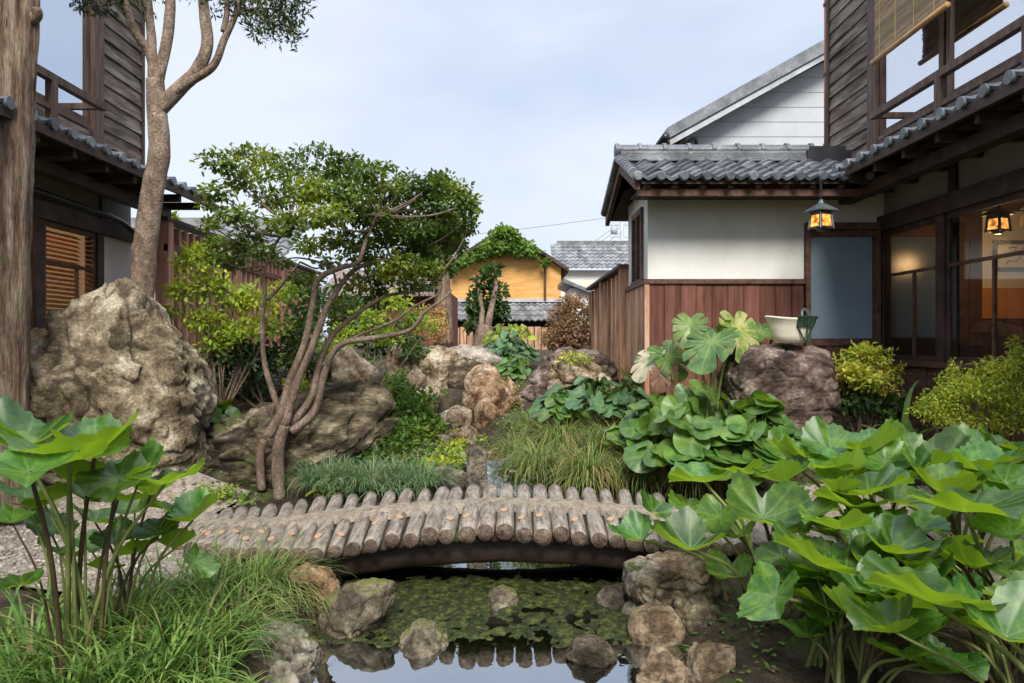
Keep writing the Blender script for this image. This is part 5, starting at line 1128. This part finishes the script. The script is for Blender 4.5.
lc(212, 425, 6.6, 22, 28, 14, .26, 'flat wide leaves between the huge boulder and the slanting boulder', 'lf_glossy', 'plant', 'plant', tm=HEART2)
lc(320, 492, 5.35, 10, 8, 4, .10, 'two tiny round leaves at the foot of the multi-stemmed tree', 'lf_yg', 'seedling', 'plant')
# grasses
G3 = 'arching grass clumps'
for (px, py, Y, n, L_, sp, wd, m_, ar, lab) in [
  (330,482,5.55,520,.30,.22,.007,'grass_blue',1.3,'blue-green mondo grass tuft just right of the multi-stemmed tree base'),
  (372,486,5.50,700,.32,.26,.007,'grass_blue',1.3,'blue-green mondo grass mound at the back edge of the bridge'),
  (415,484,5.55,520,.30,.20,.007,'grass_blue',1.3,'blue-green mondo grass tuft nearest the flat grey stone'),
  (645,482,5.65,620,.50,.11,.006,'sedge',1.9,'reddish green sedge clump just behind the right part of the bridge'),
  (588,482,5.7,700,.54,.12,.006,'sedge',2.0,'large rust-tinged sedge clump behind the bridge crown'),
  (540,472,6.0,620,.50,.12,.006,'sedge_olive',2.0,'olive sedge clump leaning over the stream edge'),
  (612,455,6.3,650,.50,.13,.007,'sedge_olive',1.8,'olive sedge clump below the broad glossy leaves'),
  (562,448,6.6,650,.50,.13,.007,'sedge',1.9,'sedge clump beneath the purplish sloping boulder'),
  (515,455,6.8,450,.42,.10,.006,'sedge',1.9,'small sedge tuft at the stream edge by the low reddish rock'),
  (665,458,6.0,500,.45,.11,.006,'sedge_olive',1.8,'sedge tuft in front of the mid-green leopard plant'),
  (695,486,5.5,520,.45,.11,.006,'sedge',1.8,'sedge tuft nearest the right end of the bridge'),
  (590,432,7.2,520,.46,.13,.007,'sedge',1.7,'rusty sedge tuft directly under the broad glossy leaf clump'),
  (535,432,7.5,480,.44,.12,.007,'sedge_olive',1.8,'pale sedge tuft right of the low reddish rock'),
  (640,440,6.9,480,.46,.12,.007,'sedge_olive',1.7,'sedge tuft half hidden behind the reddish green clump'),
  (640,378,8.2,120,.42,.15,.008,'sedge_olive',.5,'thin upright grass in front of the warm brown fence'),
  (905,400,5.7,14,.55,.10,.06,'grass',.9,'broad strap leaves between the nandina bush and lime bush')]:
    x = W(px, Y); grass('grass_clump', lab, x, Y, n, L_, sp, wd, m_, ar, group=G3, base_z=min(Zp(py, Y), hz(x, Y)+.25))
for (px, Y, n, L_, sp, wd, m_, ar, ld, lab) in [
  (262,3.72,420,.44,.15,.006,'sedge_olive',1.7,(.35,-.2),'long olive grass spilling over the left bank rocks'),
  (222,3.62,420,.44,.18,.008,'grass',1.5,(.2,-.2),'green arching grass by the left front logs of the bridge'),
  (170,3.3,240,.40,.20,.012,'grass',1.1,(.1,-.1),'bright grass tuft under the left butterbur leaves'),
  (105,3.0,230,.40,.22,.013,'grass',1.0,(0,0),'dense grass tuft in the bottom left foreground'),
  (35,2.95,220,.40,.22,.013,'grass',1.0,(0,0),'grass tuft at the bottom left corner of the photo'),
  (185,2.85,240,.36,.18,.013,'grass',1.2,(.1,-.1),'coarse grass tuft beside the grey lichened rock'),
  (232,3.2,260,.34,.13,.009,'sedge_olive',1.5,(.3,-.1),'fine grass tuft above the grey lichened rock'),
  (135,2.65,220,.34,.20,.014,'grass',1.1,(0,0),'foreground grass tuft at the bottom edge of the photo'),
  (55,2.6,200,.32,.20,.014,'grass',1.1,(0,0),'nearest foreground grass tuft left of centre bottom'),
  (212,2.6,150,.26,.11,.012,'grass',1.1,(0,0),'small grass tuft below the coarse grass'),
  (590,2.9,14,.20,.05,.012,'grass_blue',1.2,(0,0),'few thin blades standing in the water at the bottom edge')]:
    grass('grass_clump', lab, W(px, Y), Y, n, L_, sp, wd, m_, ar, group=G3, ldir=ld)
# scattered groundcover everywhere in beds (uncountable)
def litter(name, label, cat, n, xr, yr_, size, m_, cond=None, up=1.5, asp=.6, z=.012):
    x = rg.uniform(*xr, n); y = rg.uniform(*yr_, n)
    nz_ = np.array([noise.noise(Vector((a*1.6, b*1.6, 2))) for a, b in zip(x, y)]); k = nz_ > -.05
    xl = ip(y, YL, XL); xr_ = ip(y, YL, XR); k &= (x < xl-.05) | (x > xr_+.05)
    if cond is not None: k &= cond(x, y)
    x, y = x[k], y[k]; n = len(x); pos = np.stack([x, y, H(x, y)+rg.uniform(0, z, n)], 1)
    V, Fa = scatter(T_SMALL6, pos, rdir(n)*np.array([1, 1, .35])+np.array([0, 0, .15]), rdir(n)*.5+np.array([0, 0, up]), size*rg.uniform(.5, 1.2, n), size*asp*rg.uniform(.5, 1.2, n))
    o = mesh(name, V, Fa, M[m_]); tag(o, label, cat, kind='stuff')
nobr = lambda x, y: ~((y > 3.85) & (y < 5.55) & (x > -2.6) & (x < 1.8)) & ~((x < -1.7) & (y > 3.6) & (y < 5.5)) & ~((x > 1.6) & (y > 3.7) & (y < 5.5))
litter('ground_leaves', 'low green leaves carpeting the garden beds', 'ground cover', 16000, (-4, 3.5), (5.3, 10.5), .05, 'lf_mid', nobr, z=.06)
litter('stream_weeds', 'bright small plants lining the stream bed', 'ground cover', 5000, (-1.6, 1.2), (6.0, 9.4), .05, 'lf_yg', nobr, z=.07)
litter('bank_weeds', 'small weeds covering the foreground banks', 'ground cover', 5000, (-2.8, 2.8), (1.5, 3.9), .035, 'lf_mid', nobr, z=.03)
litter('leaf_litter', 'dead brown leaves scattered on the soil', 'leaf litter', 3500, (-3.5, 3.4), (1.6, 8), .035, 'lf_rust', nobr)
# loose pebbles on the left path and stream
def pebbles(name, label, n, f, smin, smax, m_):
    D, Fc = ico(1); Vs = []; Fs = []; n0 = 0
    for _ in range(n):
        x, y, z = f(); s = rnd.uniform(smin, smax); sc3 = np.array([rnd.uniform(.7, 1.3), rnd.uniform(.7, 1.3), rnd.uniform(.35, .7)])*s
        a = rnd.uniform(0, 6); V = D*sc3*(1+rg.normal(0, .08, (len(D), 1))); c_, s_ = math.cos(a), math.sin(a); V = np.stack([V[:, 0]*c_-V[:, 1]*s_, V[:, 0]*s_+V[:, 1]*c_, V[:, 2]], 1)+np.array([x, y, z+s*.2])
        Vs.append(V); Fs.append(Fc+n0); n0 += len(V)
    o = mesh(name, np.vstack(Vs), np.vstack(Fs), M[m_], None, True); tag(o, label, 'gravel', kind='stuff')
def f1():
    x, y = rnd.uniform(-4.2, -1.9), rnd.uniform(3.55, 5.5); return x, y, hz(x, y)+.03
def f2():
    y = rnd.uniform(5.6, 8.6); x = rnd.uniform(float(ip(y, YL, XL)), float(ip(y, YL, XR))); return x, y, float(ip(y, YL, WZ))+.03
def f3():
    y = rnd.uniform(2.6, 4.2); s = rnd.random() < .5; x = (float(ip(y, YL, XL))-rnd.uniform(-.05, .2)) if s else (float(ip(y, YL, XR))+rnd.uniform(-.05, .3)); return x, y, max(hz(x, y), -.02)
M['pebble'] = mat('pebble', [(.16,.13,.10),(.30,.26,.21),(.44,.40,.34)], 9, .9, .3, 30, island=.35)
pebbles('path_gravel', 'loose pale gravel on the path left of the bridge', 1800, f1, .008, .022, 'pebble')
pebbles('stream_gravel', 'wet gravel and stones in the stream bed', 900, f2, .012, .04, 'pebble')
pebbles('bank_gravel', 'small stones along the pond edge', 160, f3, .008, .026, 'pebble')

# ------------------------------------------------------------ butterbur (giant leaves)
VAR = [polar_leaf(96, 10, 'butter', s) for s in range(10)]
BM_ = {}
def blade_mesh(i):
    if i not in BM_:
        V, Fa, ve = VAR[i]; me = bpy.data.meshes.new('leaf'); me.from_pydata(V.tolist(), [], Fa.tolist()); me.polygons.foreach_set('use_smooth', np.ones(len(Fa), bool))
        at = me.attributes.new('vein', 'FLOAT', 'POINT'); at.data.foreach_set('value', ve.astype(np.float32)); me.materials.append(M['lf_butter']); me.update(); BM_[i] = me
    return BM_[i]
def big_leaf(root, c, wd, az, tilt, roll=0, var=None, base=None):
    """c: petiole attachment; wd: leaf width m; az: tip direction in plan; tilt: + raises towards tip"""
    org = ORG[root.name]; me = blade_mesh(rnd.randrange(10) if var is None else var)
    o = bpy.data.objects.new('leaf', me); COL.objects.link(o); o.parent = root
    o.location = tuple(np.array(c)-org); s = wd*.46; o.scale = (s, s, s)
    o.rotation_euler = (Matrix.Rotation(az, 3, 'Z') @ Matrix.Rotation(-tilt, 3, 'Y') @ Matrix.Rotation(roll, 3, 'X')).to_euler()
    b = np.array(base if base is not None else org)+np.array([rnd.uniform(-.07, .07), rnd.uniform(-.07, .07), -.03]); c = np.array(c, float)
    mid = b*.45+c*.55 + np.array([(b[0]-c[0])*.12, (b[1]-c[1])*.12, .06]); C = spline([b, mid, c], 8)
    ORG[o.name] = ORG[root.name]
    V, f3, f4 = tube(C, np.linspace(.0105, .006, len(C))*min(1.1, wd/.36), 8)
    st = mesh('stalk', V, [np.array(f3), np.array(f4)], M['stalk'] if rnd.random() < .62 else M['stalk_dark'], root, True)
def plant_bb(bx_, by, label, leaves, group='giant butterbur plants'):
    t = thing('butterbur_plant', label, 'butterbur', (bx_, by, hz(bx_, by)), group)
    for (px, py, Y, wpx, azd, tl, ro) in leaves:
        if px < 260 and py < 470: py += 20
        if px > 560: py += 22 if py < 460 else 12 if py < 520 else 4
        big_leaf(t, P(px, py, Y), wpx/F*Y*1.0, R(azd), R(tl), R(ro))
    return t
# (px, py, Y, width px, azimuth deg (tip dir, -90 = towards camera), tilt deg, roll deg)
plant_bb(W(75,2.75), 2.75, 'giant butterbur rising over the bottom left corner', [
 (70,440,2.55,150,180,8,4),(30,452,2.35,120,-60,-12,0),(118,478,2.7,86,-70,-22,4),(165,484,2.75,88,10,14,-6),(118,500,2.85,66,-100,26,0),(25,497,2.7,62,170,24,8),
 (95,432,2.65,100,30,10,0),(20,428,2.6,110,150,6,0),(70,462,2.7,80,-110,20,0),(140,458,2.8,70,60,24,0),(45,505,2.75,64,-30,28,0),(85,500,2.75,60,200,26,0),(50,530,2.8,60,150,30,0),(60,555,2.8,58,-120,32,0),(22,585,2.5,58,-150,5,0),(12,522,2.6,50,120,10,0)])
plant_bb(W(125,3.1), 3.05, 'butterbur with leaves reaching over the left end of the bridge', [
 (193,520,3.0,72,20,22,8),(160,532,3.05,64,60,30,0),(140,552,3.1,60,-20,26,0),(95,522,3.15,56,200,24,0),(196,562,2.95,50,-10,-40,0),(135,512,3.2,50,90,28,0),(175,548,3.1,52,-60,18,0),(90,548,3.2,50,170,26,0),(115,540,3.15,54,100,26,0),(150,495,3.1,60,-80,20,0),(170,512,3.1,56,-140,26,0),(105,570,3.1,44,-90,28,0)])
plant_bb(1.15, 3.35, 'butterbur leaning over the right end of the bridge', [
 (653,500,3.35,52,150,42,0),(640,535,3.3,62,190,-14,-10),(690,545,3.2,92,200,-4,-8),(705,470,3.6,86,170,-6,0),(748,452,3.65,88,120,-8,6),(763,505,3.1,100,-100,-28,0),(785,470,3.5,70,-60,18,10),
 (720,505,3.5,64,220,-40,0),(740,530,3.45,60,-150,-30,0),(690,500,3.6,56,130,20,0),(783,553,3.0,66,200,-22,0),(730,570,3.3,58,-120,-25,0)])
plant_bb(1.35, 2.85, 'butterbur with one large blue-green leaf drooping towards the pond', [
 (775,592,2.55,92,-150,-40,14),(815,560,2.6,118,180,28,0),(838,525,2.8,90,-110,12,0),(790,580,2.8,60,-160,10,0),(860,585,2.6,90,-90,-20,0),(820,610,2.7,60,-100,-10,0)])
plant_bb(1.85, 3.6, 'butterbur with tall upright funnel leaves in the middle of the right patch', [
 (818,448,3.6,96,170,20,0),(845,452,3.5,60,-80,50,0),(885,440,3.7,70,60,38,0),(869,482,3.3,104,-20,18,0),(860,470,3.7,80,100,20,0),(905,470,3.6,70,0,20,0),(810,500,3.3,72,-120,-15,0),(790,438,3.75,70,150,24,0),(832,430,3.8,80,80,30,0),(870,432,3.75,76,-30,20,0),(850,495,3.3,86,200,10,0),(895,490,3.35,86,-60,-10,0),(880,505,3.3,60,60,15,0),(835,480,3.4,60,-160,18,0)])
plant_bb(2.3, 3.8, 'butterbur at the back of the right patch below the lime bush', [
 (932,448,3.9,92,10,14,0),(993,445,3.9,100,20,16,0),(1040,445,3.9,90,0,14,0),(960,458,3.7,80,-120,-8,0),(1005,470,3.4,80,-70,-20,0),(940,480,3.5,92,150,14,0),(975,478,3.5,70,-40,14,0),(905,455,3.8,60,-90,-10,0),(1045,470,3.5,80,-60,0,0),(965,436,4.0,84,60,24,0),(1015,432,4.05,84,150,22,0),(905,436,3.95,74,120,26,0),(950,468,3.6,88,-150,-10,0),(985,462,3.6,84,-20,10,0),(1020,488,3.3,90,-100,-20,0)])
plant_bb(1.95, 2.9, 'butterbur at the right edge with a wide sunlit leaf', [
 (965,500,2.75,150,-80,6,0),(889,548,2.8,96,-60,-14,0),(975,565,2.7,80,-100,10,0),(1010,530,2.7,100,10,18,0),(920,525,3.0,80,120,12,0),(935,560,2.9,66,-90,-5,0),(1020,575,2.6,80,0,10,0),(865,530,3.0,70,-120,-10,0)])
plant_bb(1.55, 2.05, 'nearest butterbur with the biggest leaf in the bottom right corner', [
 (935,600,2.15,170,170,14,6),(1005,632,2.0,140,-80,-18,0),(1030,600,2.2,110,20,10,0),(895,628,2.2,90,170,-15,0)])
# dark filler leaves low in the patch, as further plants
for (bx_, by, lab) in [(1.6, 3.2, 'low shaded butterbur deep inside the right patch'), (2.1, 3.25, 'low butterbur hidden among taller leaves near the right edge'), (1.2, 2.9, 'low butterbur close to the pitted rock'), (1.75, 2.6, 'low butterbur at the lower right in front of the others'), (1.15, 2.55, 'low butterbur next to the pinkish tan block')]:
    t = thing('butterbur_plant', lab, 'butterbur', (bx_, by, hz(bx_, by)), 'giant butterbur plants')
    for k in range(14):
        a = rnd.uniform(0, 6.28); r = rnd.uniform(.1, .42); x, y = bx_+r*math.cos(a)*(.5 if bx_<1.3 else 1)+(.12 if bx_<1.3 else 0), by+r*math.sin(a)
        big_leaf(t, (x, y, hz(x, y)+rnd.uniform(.16, .42)), rnd.uniform(.22, .34), a, R(rnd.uniform(-20, 25)))

# ------------------------------------------------------------ monstera
MV = polar_leaf(150, 5, 'monstera', 5)
def monst(label, leaves, base, mts):
    t = thing('monstera_plant', label, 'monstera', base, 'monstera plants beside the basket boulder')
    for (px, py, Y, wpx, az, tl, ro), mt_ in zip(leaves, mts):
        c = P(px, py, Y); s = wpx/F*Y*.64; Rm = np.array(Matrix.Rotation(R(az), 3, 'Z') @ Matrix.Rotation(-R(tl), 3, 'Y') @ Matrix.Rotation(R(ro), 3, 'X'))
        V = (MV[0]*s) @ Rm.T + c
        mesh('leaf', V, MV[1], M[mt_], t, True, attrs={'vein': MV[2]})
        b = np.array(base); V, a3, a4 = tube(spline([b, (b+c)/2+np.array([0, .08, .08]), c], 6), .012, 7); mesh('stalk', V, [np.array(a3), np.array(a4)], M['stalk'], t, True)
monst('monstera with blue-green, lime and cream-blotched split leaves left of the basket', [(690,326,5.95,40,-110,-60,0),(712,342,5.75,62,-130,-38,0),(738,330,6.0,56,-60,-65,0),(722,336,6.05,46,160,-50,20)], (W(715,6.1), 6.1, .7), ['lf_glossy', 'lf_monstera', 'lf_monstera_pale', 'lf_monstera'])
monst('monstera with dark leaves and dry curled brown edges at the left of the group', [(650,358,6.3,44,-150,-45,0),(668,356,6.2,44,-40,-50,30),(660,376,6.1,26,-80,-70,0),(670,372,6.15,24,-110,-75,30)], (W(665,6.4), 6.4, .75), ['lf_cream_edge', 'lf_monstera', 'lf_rust', 'lf_rust'])
monst('monstera leaf pair just behind the cream basket', [(760,332,6.45,54,100,30,0),(775,330,6.5,46,20,30,0)], (W(765,6.55), 6.55, .8), ['lf_monstera', 'lf_monstera'])

# ------------------------------------------------------------ basket on boulder
c0 = P(790, 343, 5.95); t = thing('basket', 'cream oval basket with a green net and wire handle on the dark boulder', 'basket', c0)
n = 32; prof = [(.115, .0), (.14, .06), (.165, .13), (.185, .19), (.20, .20), (.195, .21), (.175, .195), (.13, .07), (.10, .02)]
V = []; 
for (r_, z_) in prof:
    for k in range(n):
        a = 2*PI*k/n; V.append(c0+np.array([r_*math.cos(a)*1.0, r_*math.sin(a)*.75, z_+(.010*math.cos(2*a) if z_ > .15 else 0)]))
f = [(i*n+k, i*n+(k+1) % n, (i+1)*n+(k+1) % n, (i+1)*n+k) for i in range(len(prof)-1) for k in range(n)]
f3 = []; V.append(c0+np.array([0, 0, .0])); V.append(c0+np.array([0, 0, .02])); f3 = [(len(V)-2, (k+1) % n, k) for k in range(n)]+[(len(V)-1, (len(prof)-1)*n+k, (len(prof)-1)*n+(k+1) % n) for k in range(n)]
mesh('bowl', np.array(V), [np.array(f3), np.array(f)], M['cream'], t, True)
m = MB()
for k in range(13):
    a = -1.5+k*.17; p0 = [c0+np.array([r_*1.03*math.cos(a), r_*.78*math.sin(a), z_]) for (r_, z_) in ((.203, .212), (.188, .19), (.17, .13))]
    m.tube(p0, .011, 6)
    if k % 3 == 0:
        e = c0+np.array([.11*math.cos(a*.5), -.10, .01]); m.tube([p0[-1], (p0[-1]+e)/2, e], .006, 6)
A_ = []; 
for k in range(13):
    a = -1.5+k*.17; A_.append([c0+np.array([r_*1.035*math.cos(a), r_*.785*math.sin(a), z_]) for (r_, z_) in ((.205, .214), (.192, .19), (.172, .13))])
V = np.array(A_).reshape(-1, 3); m.add(V, [(i*3+j, i*3+j+1, (i+1)*3+j+1, (i+1)*3+j) for i in range(12) for j in range(2)])
m.build('net', M['net'], t)
m = MB(); m.tube(spline([c0+np.array([.05, -.12, .205]), c0+np.array([.06, -.10, .25]), c0+np.array([.10, -.05, .27]), c0+np.array([.15, .0, .25]), c0+np.array([.17, .02, .21])], 6), .010, 8).build('handle', M['metal'], t, True)
print('objects', len(bpy.data.objects))
